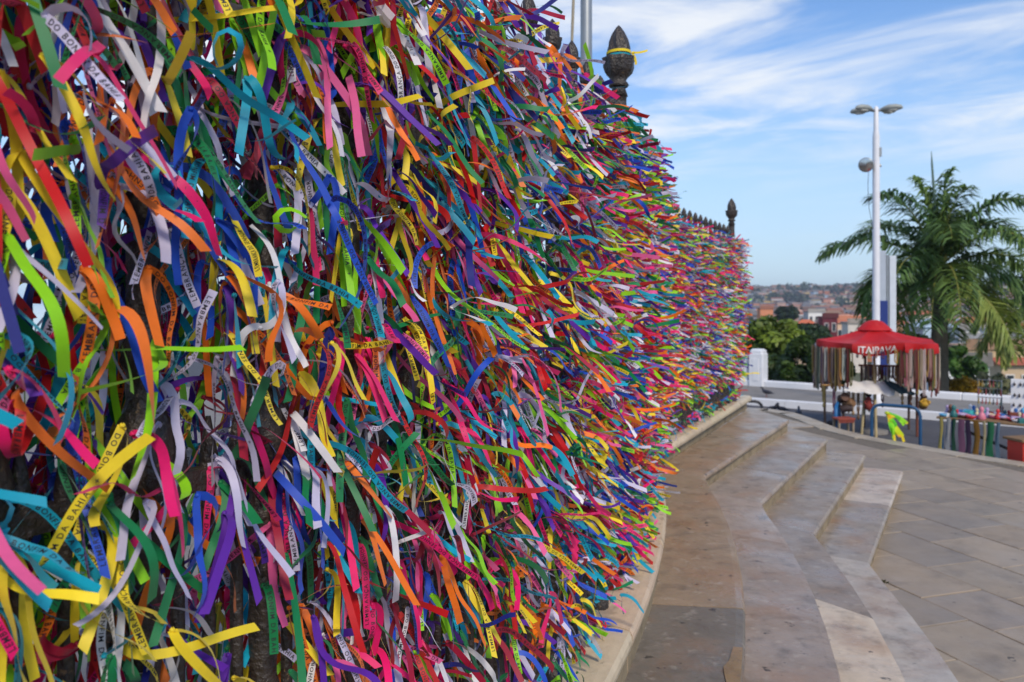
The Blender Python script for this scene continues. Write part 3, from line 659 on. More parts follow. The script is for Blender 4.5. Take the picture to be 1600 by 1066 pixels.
# ------------------------------------------------------------------ street lamp, flagpole, totem
def build_lamp():
    b = W(1369, 600, 18.0); r = empty('street_lamp', (b.x, b.y, -.2)); tag(r, 'tall white street lamp with four grey heads and a round floodlight', 'street lamp')
    top = W(1369, 172, 18.0).z + .2
    mb = MB(); mb.lathe([(.13, 0), (.13, .25), (.085, .3), (.08, 2), (.075, top - .6), (.062, top - .5), (.055, top - .45), (.05, top + .05), (.02, top + .08)], 16); o = mb.build('pole', M['paint'], r); o.color = lin(222, 222, 226)
    for k, ang in enumerate((196, 150, 20, 338)):
        h = empty('lamp_head', (0, 0, top), R(ang)); h.parent = r; mb = MB()
        mb.tube([(.02, 0, -.03), (.10, 0, 0), (.18, 0, .02)], .026, 8); a = mb.build('arm', M['steel'], h)
        mb = MB(); mb.tube([(.12, 0, .01), (.16, 0, .02), (.26, 0, .03), (.40, 0, .03), (.50, 0, .02), (.545, 0, .005)], [(.03, .03), (.06, .045), (.095, .07), (.10, .07), (.07, .05), (.015, .015)], 14, up=(0, 0, 1)); o = mb.build('housing', M['paint'], h); o.color = lin(150, 154, 150)
        mb = MB(); mb.tube([(.22, 0, -.025), (.28, 0, -.035), (.40, 0, -.035), (.46, 0, -.022)], [(.03, .012), (.07, .024), (.07, .024), (.03, .012)], 12, up=(0, 0, 1)); o = mb.build('lens', M['paint'], h); o.color = lin(196, 196, 190)
    mb = MB(); mb.cbox((.07, -.03, top - .95), (.06, .08, .2), .01); o = mb.build('junction_box', M['steel'], r)
    fz = W(1352, 258, 18.0).z + .2
    f = empty('floodlight', (-.24, -.05, fz), 0); f.parent = r
    mb = MB(); mb.tube([(.05, 0, -.02), (.30, .05, -.02)], .022, 8); mb.tube([(.30, .05, -.02), (.34, .05, -.01)], .04, 8); mb.build('bracket', M['steel'], f)
    mb = MB(); d = Vector((-.55, -.80, -.25)).normalized()
    mb.tube([d * -.16, d * -.12, d * -.02, d * .06, d * .07], [.03, .08, .15, .165, .15], 18); mb.build('reflector_housing', M['steel'], f)
    mb = MB(); mb.tube([d * .071, d * .085, d * .095], [.148, .10, .02], 18); o = mb.build('glass', M['chrome'], f)
    mb = MB(); mb.tube([(.05, 0, -.1), (.03, .0, -.5), (.06, 0, -1.0), (.2, .05, -1.6)], .006, 5); o = mb.build('cable', M['paint'], f); o.color = lin(60, 60, 60)
build_lamp()
def build_flagpole():
    b = W(916, 100, 7.0); r = empty('flagpole', (b.x, b.y, .74)); tag(r, 'galvanised steel flagpole standing in the yard behind the fence', 'flagpole')
    mb = MB(); mb.lathe([(.12, 0), (.12, .03), (.055, .04), (.052, 3), (.046, 8.6), (.02, 8.65)], 18); mb.build('pole', M['steel'], r)
    mb = MB(); mb.lathe([(.02, 8.62), (.06, 8.68), (.07, 8.75), (.05, 8.82), (.01, 8.85)], 12); mb.build('ball', M['steel'], r)
    c = W(891, 100, 6.9); k = c - Vector((b.x, b.y, 0))
    mb = MB(); mb.tube([(k.x, c.y - b.y, .9), (k.x, c.y - b.y, 2.0), (k.x + .01, c.y - b.y, 3.5), (.05, 0, 8.5)], .014, 6); o = mb.build('halyard', M['wood'], r); o.color = lin(150, 140, 120)
    mb = MB(); mb.tube([(.05, 0, .9), (k.x, c.y - b.y, .9)], .012, 6); mb.build('cleat', M['steel'], r)
build_flagpole()
def build_totem():
    b = W(1385, 500, 19.6); r = empty('information_totem', (b.x, b.y, -.2), R(-18)); tag(r, 'tall pale grey totem with a blue lower panel beside the lamp post', 'totem')
    tz = W(0, 392, 19.6).z + .2
    mb = MB(); mb.cbox((-.10, 0, tz / 2 + .6), (.17, .10, tz - 1.2), .01); o = mb.build('grey_panel', M['paint'], r); o.color = lin(176, 184, 194)
    mb = MB(); mb.cbox((.14, .02, tz / 2), (.15, .10, tz - .25), .01); o = mb.build('pale_panel', M['paint'], r); o.color = lin(206, 212, 218)
    mb = MB(); mb.cbox((-.07, -.02, 1.42), (.19, .12, 1.82), .01); o = mb.build('blue_panel', M['paint'], r); o.color = lin(32, 52, 120)
    mb = MB(); mb.tube([(.02, .01, 0), (.02, .01, tz - .1)], .045, 10); mb.build('post', M['steel'], r)
    mb = MB(); mb.cbox((.02, 0, .12), (.5, .3, .24), .02); mb.build('base', M['cement'], r)
build_totem()

# ------------------------------------------------------------------ plants
M['leaf'] = material('leaf', attr='Col', rough=.5, var=.2, scale=1.5, transl=.25, spec=.4)
def leaf_mesh(name, pts, nrm, size, cols, ar=.55):
    """one quad per leaf, folded along its rib"""
    n = len(pts); g = np.random.default_rng(n)
    a = np.cross(nrm, g.normal(size=(n, 3))); a /= np.linalg.norm(a, axis=1, keepdims=True) + 1e-9; b = np.cross(nrm, a)
    s = size[:, None]
    V = np.stack([pts - a * s, pts - b * s * ar + nrm * s * .15, pts + a * s, pts + b * s * ar + nrm * s * .15], 1).reshape(-1, 3)
    Q = np.arange(n * 4).reshape(n, 4); me = fast_mesh(name, V, Q, np.zeros((0, 3), int), np.repeat(cols, 4, axis=0)); me.materials.clear(); me.materials.append(M['leaf']); return me
def bush(name, loc, rx, ry, rz, n, size, cols, label, cat='tree', seed=1, trunk=.5, group=None):
    """crown of many leaves gathered in clumps, on a forked trunk"""
    g = np.random.default_rng(seed); r = empty(name, loc); tag(r, label, cat, group)
    k = 26; cc = g.normal(size=(k, 3)); cc /= np.linalg.norm(cc, axis=1, keepdims=True); cc *= g.uniform(.35, .85, (k, 1)) ** .6; cr = g.uniform(.22, .42, k)
    w = g.integers(0, k, n); d = g.normal(size=(n, 3)); d /= np.linalg.norm(d, axis=1, keepdims=True); rad = cr[w] * g.uniform(.55, 1.05, n)
    p = (cc[w] + d * rad[:, None]); sc3 = np.array([rx, ry, rz]); P = p * sc3 + [0, 0, trunk + rz * .8]
    nr = d + np.array([0, 0, .5]) + g.normal(0, .5, (n, 3)); nr /= np.linalg.norm(nr, axis=1, keepdims=True)
    ct = g.uniform(0, 1, k)[w] * .6 + g.uniform(0, 1, n) * .4; c0, c1 = np.array(lin(*cols[0])[:3]), np.array(lin(*cols[1])[:3])
    link('crown', leaf_mesh('crown', P, nr, g.uniform(.7, 1.3, n) * size, c0 + (c1 - c0) * ct[:, None]), None, r)
    mb = MB(); h = trunk + rz * .8; mb.tube([(0, 0, -.3), (.03, .02, h * .5), (0, 0, h)], [.06 * rz + .05, .05 * rz + .03, .03], 8)
    for i in range(7):
        e = cc[i] * sc3 * .8 + [0, 0, h]; mb.tube([(0.02, .01, h * .45), tuple((np.array([0, 0, h * .6]) + e) / 2), tuple(e)], [.035 * rz + .02, .025, .01], 6)
    mb.build('trunk', M['bark'], r); return r
def ground(p): return Vector((p.x, p.y, terrain_z(p.x, p.y)))
def put_bush(x, ytop, ybot, Z, wpx, n, size, cols, label, seed, name='garden_tree', cat='tree', group=None):
    c = W(x, ybot, Z); g = terrain_z(c.x, Z); top = W(x, ytop, Z).z; bot = max(c.z, g); rx = wpx / 2 * Z / F; rz = max(.3, (top - bot) / 1.75); tr = max(.1, bot - g)
    return bush(name, (c.x, Z, g), rx, rx * .9, rz, n, size, cols, label, cat, seed, tr, group)
DG = ((26, 44, 18), (74, 100, 34)); LG = ((46, 70, 22), (126, 146, 48)); BG = ((22, 36, 20), (58, 82, 44))
put_bush(1206, 498, 560, 34, 95, 5200, .17, LG, 'bright green leafy tree above the white wall beside the fence', 3)
put_bush(1252, 530, 606, 26, 78, 5200, .13, DG, 'dense dark green tree behind the parapet beside the red umbrella', 4)
put_bush(1215, 560, 606, 28, 60, 2400, .12, ((40, 60, 26), (104, 124, 60)), 'loose pale green shrub behind the white pillar', 5, 'shrub', 'shrub')
put_bush(1262, 508, 545, 70, 60, 2500, .3, BG, 'dark rounded tree below the cream house', 6)
put_bush(1508, 540, 590, 40, 56, 3000, .16, ((34, 62, 20), (86, 124, 40)), 'round green tree standing over the long white wall', 7)
put_bush(1550, 528, 556, 75, 60, 2200, .3, BG, 'dark tree between white houses below the palm', 8)
put_bush(1505, 592, 622, 24, 60, 2600, .06, ((120, 92, 16), (214, 164, 40)), 'low yellow flowering shrub behind the parapet', 9, 'flowering_shrub', 'shrub')
put_bush(1480, 590, 622, 24.5, 44, 1600, .07, DG, 'low green shrub beside the yellow flowers', 10, 'shrub', 'shrub')
put_bush(1545, 584, 622, 25, 60, 2200, .07, ((96, 100, 70), (150, 152, 116)), 'greyish green shrub behind the jewellery table', 11, 'shrub', 'shrub')
put_bush(1430, 525, 590, 30, 90, 4200, .14, ((24, 32, 18), (60, 74, 36)), 'dark bushy tree at the foot of the palm', 12)
put_bush(1228, 478, 500, 190, 34, 1500, .5, BG, 'dark tree crown among the roofs beside the brick orange building', 13)
put_bush(1300, 560, 606, 27, 70, 3000, .13, DG, 'dark green tree right behind the stall', 14)

def weed():
    g = np.random.default_rng(2); n = 60; P = g.normal(0, 1, (n, 3)) * [.03, .02, .012] + [0, 0, .02]; P[:, 2] = np.abs(P[:, 2]); nr = g.normal(size=(n, 3)); nr /= np.linalg.norm(nr, axis=1, keepdims=True)
    o = link('weed', leaf_mesh('weed', P, nr, g.uniform(.008, .02, n), np.array(lin(58, 66, 26)[:3]) * g.uniform(.6, 1.2, (n, 1))), None, None, (2.745, 6.0, .0)); tag(o, 'small green weed tuft growing at the inner corner of the lowest step', 'weed')
weed()
def palm(x, y, Z, label, seed, scale=1.0, nf=20, spear=True):
    g = random.Random(seed); c = W(x, y, Z); gz = terrain_z(c.x, Z); r = empty('palm_tree', (c.x, Z, gz)); tag(r, label, 'palm tree'); H = c.z - gz
    mb = MB(); pr = []
    for i in range(26): u = i / 25; pr.append(((.25 - .08 * u + (.015 if i % 2 else 0)) * scale, H * u - .3 * (i == 0)))
    mb.lathe(pr, 14); mb.build('trunk', M['bark'], r)
    gc = [np.array(lin(*q)[:3]) for q in ((66, 98, 52), (116, 140, 70), (166, 166, 88))]
    for k in range(nf):
        az = k * 2.39996 + g.uniform(-.2, .2); u = k / (nf - 1); el = R(84 - 120 * u ** .92 + g.uniform(-8, 8)); Ln = (2.9 + g.uniform(-.3, .5)) * scale * (1.0 if u > .15 else .85)
        d = Vector((math.cos(az) * math.cos(el), math.sin(az) * math.cos(el), math.sin(el))); p = Vector((0, 0, H)); pts = [p.copy()]; n = 15
        drop = g.uniform(1.1, 1.8)
        for i in range(n):
            d = (d + Vector((0, 0, -drop * (i / n) ** 1.1 * 1.9 / n * 1.5))).normalized(); p = p + d * (Ln / n); pts.append(p.copy())
        V = []; Fq = []; Cv = []
        def addquad(a, b, c2, d2, col):
            i = len(V); V.extend([tuple(a), tuple(b), tuple(c2), tuple(d2)]); Fq.append((i, i + 1, i + 2, i + 3)); Cv.extend([col] * 4)
        base = gc[0] + (gc[1] - gc[0]) * g.random()
        if u > .86: base = gc[1] + (gc[2] - gc[1]) * g.random()
        for i in range(n):                                        # rachis
            a, b = pts[i], pts[i + 1]; wv = (b - a).cross(Vector((0, 0, 1))); wv = wv.normalized() * (.035 * (1 - i / n) + .006) * scale; uv = wv.cross(b - a).normalized() * wv.length
            for s1, s2 in ((wv, uv), (uv, -wv), (-wv, -uv), (-uv, wv)): addquad(a + s1, a + s2, b + s2, b + s1, gc[2] * .9)
        nl = 84
        for j in range(nl):
            t = .14 + .86 * j / (nl - 1); f = t * n; i = min(n - 1, int(f)); a = pts[i].lerp(pts[i + 1], f - i); tg = (pts[i + 1] - pts[i]).normalized()
            sd = tg.cross(Vector((0, 0, 1))); sd = sd.normalized() if sd.length > 1e-4 else Vector((1, 0, 0)); upv = sd.cross(tg)
            ll = (.78 * math.sin(math.pi * (.12 + .80 * t)) ** .7 + .05) * scale
            for sgn in (-1, 1):
                dd = (sd * sgn * g.uniform(.7, 1.1) + tg * g.uniform(.35, .75) + upv * g.uniform(-.25, .65)).normalized()
                m1 = a + dd * ll * .5 + Vector((0, 0, -.05 * ll)); d3 = (dd + Vector((0, 0, -g.uniform(.5, 1.3)))).normalized(); e = m1 + d3 * ll * .55
                wv = dd.cross(Vector((g.uniform(-.5, .5), g.uniform(-.5, .5), 1))).normalized() * (.034 * scale); col = base * g.uniform(.75, 1.3)
                addquad(a - wv * .5, a + wv * .5, m1 + wv, m1 - wv, col); addquad(m1 - wv, m1 + wv, e + wv * .15, e - wv * .15, col)
        me = fast_mesh('frond', np.array(V), np.array(Fq), np.zeros((0, 3), int), np.array(Cv)); me.materials.clear(); me.materials.append(M['leaf']); link('frond', me, None, r)
    if spear:
        mb = MB(); tz = W(1457, 236, Z).z - gz; mb.tube([(-.05, 0, H - .2), (-.12, 0, H + (tz - H) * .45), (-.22, 0, tz - .4), (-.24, 0, tz)], [.06, .045, .03, .006], 8); o = mb.build('spear_leaf', M['paint'], r); o.color = lin(86, 108, 92)
palm(1468, 418, 23.5, 'tall feathery palm tree with upright spear leaf behind the parapet', 5, 1.06, 27)
palm(1640, 470, 25, 'dark palm tree with low hanging fronds over the jewellery table', 9, .92, 16, False)

# ------------------------------------------------------------------ souvenir stall
RZ = -.35                                            # road level
UC = W(1366, 540, 15.0)
def text_mesh(body):
    cu = bpy.data.curves.new('t', 'FONT'); cu.body = body; cu.resolution_u = 2; cu.offset = .01; ob = bpy.data.objects.new('t', cu); C.objects.link(ob)
    dg = bpy.context.evaluated_depsgraph_get(); dg.update(); me = bpy.data.meshes.new_from_object(ob.evaluated_get(dg)); me.calc_loop_triangles()
    v = np.array([x.co[:2] for x in me.vertices]); t = [tuple(x.vertices) for x in me.loop_triangles]; bpy.data.objects.remove(ob); bpy.data.curves.remove(cu); bpy.data.meshes.remove(me)
    v[:, 0] -= v[:, 0].min(); return v, t
def build_umbrella():
    r = empty('market_umbrella', (UC.x, UC.y, RZ)); tag(r, 'faded red umbrella with vented top and white lettering over the souvenir stall', 'umbrella')
    zr, zt, rad = W(0, 533, 15).z - RZ, W(0, 506, 15).z - RZ, 1.09
    mb = MB(); mb.lathe([(.022, .02), (.022, zt + .06), (.01, zt + .08)], 10); o = mb.build('pole', M['paint'], r); o.color = lin(200, 198, 190)
    mb = MB(); mb.lathe([(.24, 0), (.24, .06), (.06, .10), (.05, .3)], 16); mb.build('base', M['cement'], r)
    A0 = R(-111); n = 8
    cn = [Vector((math.cos(A0 + (i - .5) * math.tau / n) * rad, math.sin(A0 + (i - .5) * math.tau / n) * rad, zr + (.03 if i % 2 else -.01))) for i in range(n + 1)]
    apex = Vector((0, 0, zt))
    def panel(i, u, v, sag=.05):                                        # u across, v from apex down
        a, b = cn[i], cn[i + 1]; p = apex.lerp(a.lerp(b, u), v); s = math.sin(math.pi * u) * v; p.z -= sag * s * math.sin(math.pi * min(1, v * .9)); p.z -= .05 * math.sin(math.pi * v); return p
    def drop(i, u, v):                                                  # valance
        e = panel(i, u, 1); o = Vector((e.x, e.y, 0)).normalized(); ph = i * 1.7
        return e + Vector((0, 0, -v * (.165 + .05 * math.sin(math.pi * u)))) + o * (.055 * v * math.sin(math.pi * u * 2 + ph) + .02 * v - .05 * v * v)
    for i in range(n):
        mb = MB(); nu, nv = 8, 8; vs = [panel(i, a / nu, .10 + .90 * b / nv) for b in range(nv + 1) for a in range(nu + 1)]
        mb.add(vs, [(b * (nu + 1) + a, b * (nu + 1) + a + 1, (b + 1) * (nu + 1) + a + 1, (b + 1) * (nu + 1) + a) for b in range(nv) for a in range(nu)], 0, True)
        pn = mb.build('canopy_panel', M['canopy'], r)
        mb = MB(); vs = [drop(i, a / 10, b / 5) for b in range(6) for a in range(11)]
        mb.add(vs, [(b * 11 + a, b * 11 + a + 1, b * 11 + a + 12, b * 11 + a + 11) for b in range(5) for a in range(10)], 0, True)
        vl = mb.build('valance', M['canopy'], pn)
        if i in (0, 3, 6):
            v, t = text_mesh('ITAIPAVA'); w = v[:, 0].max(); sx = .74 / w
            P = []
            for x, y in v:
                p = drop(i, .13 + x * sx, max(0, min(1, .80 - y / .73 * .62))); o = Vector((p.x, p.y, 0)).normalized(); P.append(p + o * .016)
            mb = MB(); mb.add(P, t); o = mb.build('lettering', M['paint'], pn); o.color = lin(232, 226, 222)
        mb = MB(); mb.tube([apex + Vector((0, 0, -.03)), panel(i, 0, .55) + Vector((0, 0, -.02)), panel(i, 0, .98) + Vector((0, 0, -.015))], .009, 5); mb.build('rib', M['steel'], r)
    mb = MB(); vs = []; k = 24                                           # vent cap
    for b, (rr, z) in enumerate(((.05, .07), (.15, .04), (.25, -.04), (.33, -.115))):
        for j in range(k):
            q = A0 + (j / k - .0625) * math.tau; sc2 = 1 - (.05 * abs(math.sin(4 * (q - A0 + math.tau / 16))) if b > 1 else 0); vs.append((rr * sc2 * math.cos(q), rr * sc2 * math.sin(q), zt + z))
    mb.add(vs, [(b * k + j, b * k + (j + 1) % k, (b + 1) * k + (j + 1) % k, (b + 1) * k + j) for b in range(3) for j in range(k)], 0, True); mb.add(vs[:k], [tuple(range(k))]); mb.build('vent_cap', M['canopy'], r)
    return zr
UZR = build_umbrella()
def strand(p, ln, col, wob, name='necklace', w=.02, label='', group='', pend=None):
    """a necklace or cord: a long loop of beads hanging from p"""
    mb = MB(); n = 12; P = []
    for i in range(n + 1):
        u = i / n; q = math.pi * u; side = math.cos(q); P.append((w * side * (1 if .15 < u < .85 else .7), .01 * math.sin(u * 9 + wob), -ln * math.sin(q) ** .55 + .012 * math.sin(u * 14 + wob)))
    mb.tube(P, [.010 + .004 * (i % 2) for i in range(n + 1)], 5)
    if pend: mb.lathe([(.004, -ln - .10), (.022, -ln - .075), (.026, -ln - .045), (.012, -ln - .015), (.004, -ln)], 7)
    o = mb.build(name, M['paint'], None, p, (0, 0, random.uniform(-.6, .6))); o.color = col; tag(o, label, 'necklace', group); return o
def build_stall():
    r = empty('stall_frame', (UC.x, UC.y, RZ)); tag(r, 'rough wooden display frame with slanted legs under the red umbrella', 'stall')
    def bar(name, a, b, rad, col, mat='wood'):
        mb = MB(); mb.tube([a - r.location, (a + b) / 2 - r.location + Vector((0, 0, random.uniform(-.008, .008))), b - r.location], rad, 7); o = mb.build(name, M[mat], r); o.color = lin(*col)
    bar('cross_bar', W(1284, 602, 14.6), W(1412, 604, 14.6), .018, (150, 112, 62))
    bar('cross_bar', W(1342, 571, 14.8), W(1422, 572, 14.8), .020, (120, 66, 50))
    for (a, b, c) in ((W(1352, 602, 14.6), (1346, 14.6), (176, 160, 120)), (W(1366, 560, 14.6), (1369, 14.3), (170, 152, 112)), (W(1288, 545, 14.9), (1289, 14.9), (96, 74, 60)), (W(1432, 545, 14.6), (1433, 14.6), (110, 60, 44)), (W(1352, 556, 15.4), (1350, 15.4), (70, 52, 44)), (W(1420, 556, 15.4), (1420, 15.4), (80, 60, 50))):
        q = W(b[0], 0, b[1]); bar('leg', a, Vector((q.x, q.y, RZ)), .024, c)
    # a slanting white cloth on a shelf and a dark green one over it
    mb = MB(); a = W(1322, 595, 14.52); b = W(1402, 597, 14.52); c = W(1398, 619, 14.3); d = W(1318, 611, 14.3)
    def sheet(q, nu=8, nv=5, amp=.02):
        vs = [q[0].lerp(q[1], i / nu).lerp(q[3].lerp(q[2], i / nu), j / nv) + Vector((0, amp * math.sin(i * 1.9 + j), amp * math.sin(i * 2.3 - j * 1.1))) for j in range(nv + 1) for i in range(nu + 1)]
        return vs, [(j * (nu + 1) + i, j * (nu + 1) + i + 1, (j + 1) * (nu + 1) + i + 1, (j + 1) * (nu + 1) + i) for j in range(nv) for i in range(nu)]
    mb.add(*sheet([a, b, c, d]), 0, True); o = mb.build('display_cloth', M['cloth']); o.color = lin(214, 212, 210); tag(o, 'white cloth sheet spread across the stall frame', 'cloth')
    mb = MB(); mb.add(*sheet([W(1380, 594, 14.45), W(1398, 597, 14.45), W(1432, 617, 14.2), W(1402, 615, 14.2)], 5, 4)); o = mb.build('display_cloth', M['cloth']); o.color = lin(20, 52, 62); tag(o, 'dark teal cloth folded over the end of the white sheet', 'cloth')
    mb = MB(); mb.box((0, 0, 0), (.95, .4, .03)); o = mb.build('shelf', M['wood'], r, W(1362, 606, 15.0) - r.location); o.color = lin(110, 84, 60)
    cols = [('beige', (150, 130, 106)), ('brown', (84, 56, 42)), ('dusty pink', (150, 100, 100)), ('purple', (84, 52, 84)), ('cream', (180, 170, 154)), ('olive', (96, 88, 46)), ('ochre', (158, 120, 56)), ('grey', (110, 104, 102)), ('dark red', (98, 36, 36)), ('tan', (128, 92, 66))]
    rad = 1.05
    for k in range(120):                                             # round the rim, thick at both sides
        u = k / 119; q = R(-230 + 232 * u)
        if R(-136) < q < R(-92) and k % 3: continue
        nm, c = cols[(k * 7 + k // 5) % len(cols)]; p = Vector((UC.x + rad * math.cos(q) + random.uniform(-.03, .03), UC.y + rad * math.sin(q), RZ + UZR - .10))
        ln = random.uniform(.48, .86) if not (R(-136) < q < R(-92)) else random.uniform(.12, .25); zone = 'left end' if q < R(-136) else ('right end' if q > R(-92) else 'front edge')
        where = {'left end': 'red umbrella rim beside the dark tree', 'right end': 'red umbrella rim beside the palm trunk', 'front edge': 'lettered front of the red umbrella'}[zone]
        strand(p, ln, tuple(v * random.uniform(.8, 1.15) for v in lin(*c)[:3]) + (1,), k, label=f"{'long' if ln > .6 else 'short'} {nm} bead necklace hanging from the {where}", group='necklaces hanging under the umbrella', w=random.uniform(.012, .03))
    for k in range(22):                                             # on the upper bar
        x = 1346 + 75 * k / 21; nm, c = cols[(k * 3 + 1) % len(cols)]; ln = random.uniform(.22, .36)
        strand(W(x, 572, 14.77), ln, lin(*c), k + 5, label=f'{nm} bead necklace hanging from the dark upper bar of the stall', group='necklaces on the upper bar', w=random.uniform(.012, .025))
    for k, (x, ln, nm, c) in enumerate([(1287, .30, 'olive', (92, 84, 40)), (1303, .42, 'plum', (110, 62, 84)), (1318, .48, 'brown', (92, 62, 48)), (1326, .40, 'tan', (150, 120, 90)), (1333, .44, 'tan', (160, 132, 100)), (1341, .52, 'brown', (100, 74, 52)), (1358, .38, 'dark', (50, 40, 40)), (1379, .30, 'maroon', (88, 34, 38)), (1410, .26, 'ochre', (130, 100, 40)), (1423, .28, 'brown', (90, 60, 44))]):
        strand(W(x, 603, 14.57), ln, lin(*c), k, label=f'{nm} cord with wooden pendant hanging from the lower bar of the stall' + ('' if k == 5 else ''), group='pendants on the lower bar', w=.018, pend=True)
    # hanging carved masks and dolls
    def doll(p, c1, c2, h, label):
        t = empty('carved_doll', p); tag(t, label, 'doll')
        mb = MB(); mb.lathe([(.02, -h), (.075, -h + .03), (.07, -h * .7), (.04, -h * .45), (.055, -h * .38), (.03, -h * .28)], 10); o = mb.build('body', M['wood'], t); o.color = lin(*c1)
        mb = MB(); mb.lathe([(.02, -h * .30), (.05, -h * .22), (.055, -h * .12), (.03, -h * .02), (.006, 0)], 10); o = mb.build('head', M['wood'], t); o.color = lin(*c2)
        mb = MB(); mb.tube([(-.02, -.02, -h * .4), (-.09, -.03, -h * .55), (-.06, -.06, -h * .7)], .016, 6); mb.tube([(.02, -.02, -h * .4), (.09, -.03, -h * .55), (.06, -.06, -h * .7)], .016, 6); o = mb.build('arms', M['wood'], t); o.color = lin(*c1)
        mb = MB(); mb.tube([(0, 0, -.01), (0, .01, .12)], .004, 4); o = mb.build('string', M['paint'], t); o.color = lin(90, 80, 70)
    doll(W(1357, 612, 14.5), (120, 40, 34), (30, 24, 24), .34, 'red dressed carved doll with black head hanging by the stall leg')
    doll(W(1442, 614, 14.4), (120, 82, 50), (34, 28, 26), .30, 'brown carved doll hanging at the stall corner post beside the palm')
    doll(W(1444, 617, 14.3), (180, 140, 40), (60, 40, 30), .22, 'ochre carved doll hanging at the stall corner post beside the palm')
    for k, (x, y, c) in enumerate(((1318, 622, (84, 54, 40)), (1326, 630, (120, 88, 60)), (1322, 638, (60, 44, 44)))):       # drums strung together
        mb = MB(); mb.lathe([(.07, -.10), (.085, -.09), (.06, 0), (.085, .09), (.07, .10), (.065, .085)], 12); o = mb.build('small_drum', M['wood'], None, W(x, y, 14.5), (R(70), R(20 * k), R(30 * k))); o.color = lin(*c); tag(o, ['brown', 'tan', 'dark'][k] + ' hourglass drum strung under the lower bar of the stall', 'drum', 'drums hung on the stall')
        mb = MB(); mb.tube([(0, 0, .06), W(x, 603, 14.57) - W(x, y, 14.5)], .004, 4); q = mb.build('string', M['paint'], o); q.matrix_parent_inverse = Matrix.Identity(4); q.rotation_euler = Matrix.Rotation(0, 3, 'X').to_euler()
        q.parent = None; q.location = o.location; q.parent = o; bpy.context.view_layer.update(); q.matrix_parent_inverse = o.matrix_world.inverted()
build_stall()
def hoop(a, b, h, col, label, rad=.032):
    r = empty('hoop_barrier', ((a.x + b.x) / 2, (a.y + b.y) / 2, RZ)); tag(r, label, 'barrier'); d = (b - a) / 2; d.z = 0
    dn = d.normalized(); L = d.length; P = [-dn * L + Vector((0, 0, 0)), -dn * L + Vector((0, 0, h - .14))]
    P += [-dn * (L - .14 + .14 * math.cos(q)) + Vector((0, 0, h - .14 + .14 * math.sin(q))) for q in (R(30), R(60), R(90))]
    P2 = [Vector((-p.x, -p.y, p.z)) for p in reversed(P)]
    mb = MB(); mb.tube(P[:3] if False else P + P2, rad, 10); o = mb.build('tube', M['paint'], r); o.color = lin(*col)
    for s in (-1, 1): mb = MB(); mb.lathe([(.07, 0), (.07, .012), (.034, .016)], 12); mb.build('foot_plate', M['steel'], r, dn * L * s)
hoop(W(1362, 0, 12.7), W(1438, 0, 12.3), .84, (22, 72, 112), 'blue painted hoop barrier in front of the souvenir stall', .024)
hoop(W(1150, 0, 16.6), W(1191, 0, 16.5), .40, (40, 40, 46), 'low black hoop barrier by the end of the steps', .03)
hoop(W(1306, 0, 14.0), W(1311, 0, 15.0), .62, (24, 96, 150), 'small blue hoop barrier behind the red brown bench', .03)
def bench():
    c = W(1318, 0, 13.9); r = empty('bench', (c.x, c.y, RZ), R(8)); tag(r, 'small red brown wooden bench at the plaza rim', 'bench')
    mb = MB(); mb.cbox((0, 0, .435), (.32, .22, .035), .006); o = mb.build('seat', M['wood'], r); o.color = lin(142, 62, 46)
    mb = MB(); mb.box((0, -.09, .395), (.28, .02, .05)); o = mb.build('apron', M['wood'], r); o.color = lin(120, 52, 40)
    for x in (-.13, .13):
        for y in (-.08, .08): mb = MB(); mb.box((x, y, .20), (.035, .035, .42)); o = mb.build('leg', M['wood'], r); o.color = lin(140, 124, 104)
bench()
def ribbon_bunch():
    a = W(1386, 646, 12.5); r = empty('ribbon_bundle', a); tag(r, 'bundle of neon yellow and green ribbons fluttering from the blue barrier', 'ribbon bundle')
    cs = [(206, 226, 20), (120, 214, 30), (226, 200, 30), (150, 224, 40), (90, 190, 40), (232, 170, 30)]
    for k in range(16):
        g = random.Random(k); mb = MB(); n = 7; P = []; ex = .06 + .20 * g.random(); ez = -.16 - .28 * g.random()
        if k % 5 == 4: ex, ez = .30, -.12 - .05 * g.random()
        for i in range(n + 1): u = i / n; P.append(Vector((ex * u ** .9 + .012 * math.sin(u * 8 + k), -.03 * u + .015 * math.sin(u * 7 + 2 * k), ez * u - .02 * math.sin(u * 5 + k))))
        w = Vector((.018, 0, .012)); vs = []
        for p in P: vs += [p - w, p + w]
        mb.add(vs, [(2 * i, 2 * i + 2, 2 * i + 3, 2 * i + 1) for i in range(n)], 0, True); o = mb.build('ribbon_strip', M['cloth'], r); o.color = lin(*cs[k % 6])
    mb = MB(); mb.lathe([(.01, -.02), (.035, -.01), (.035, .02), (.01, .03)], 8); o = mb.build('knot', M['cloth'], r); o.color = lin(190, 210, 30)
ribbon_bunch()

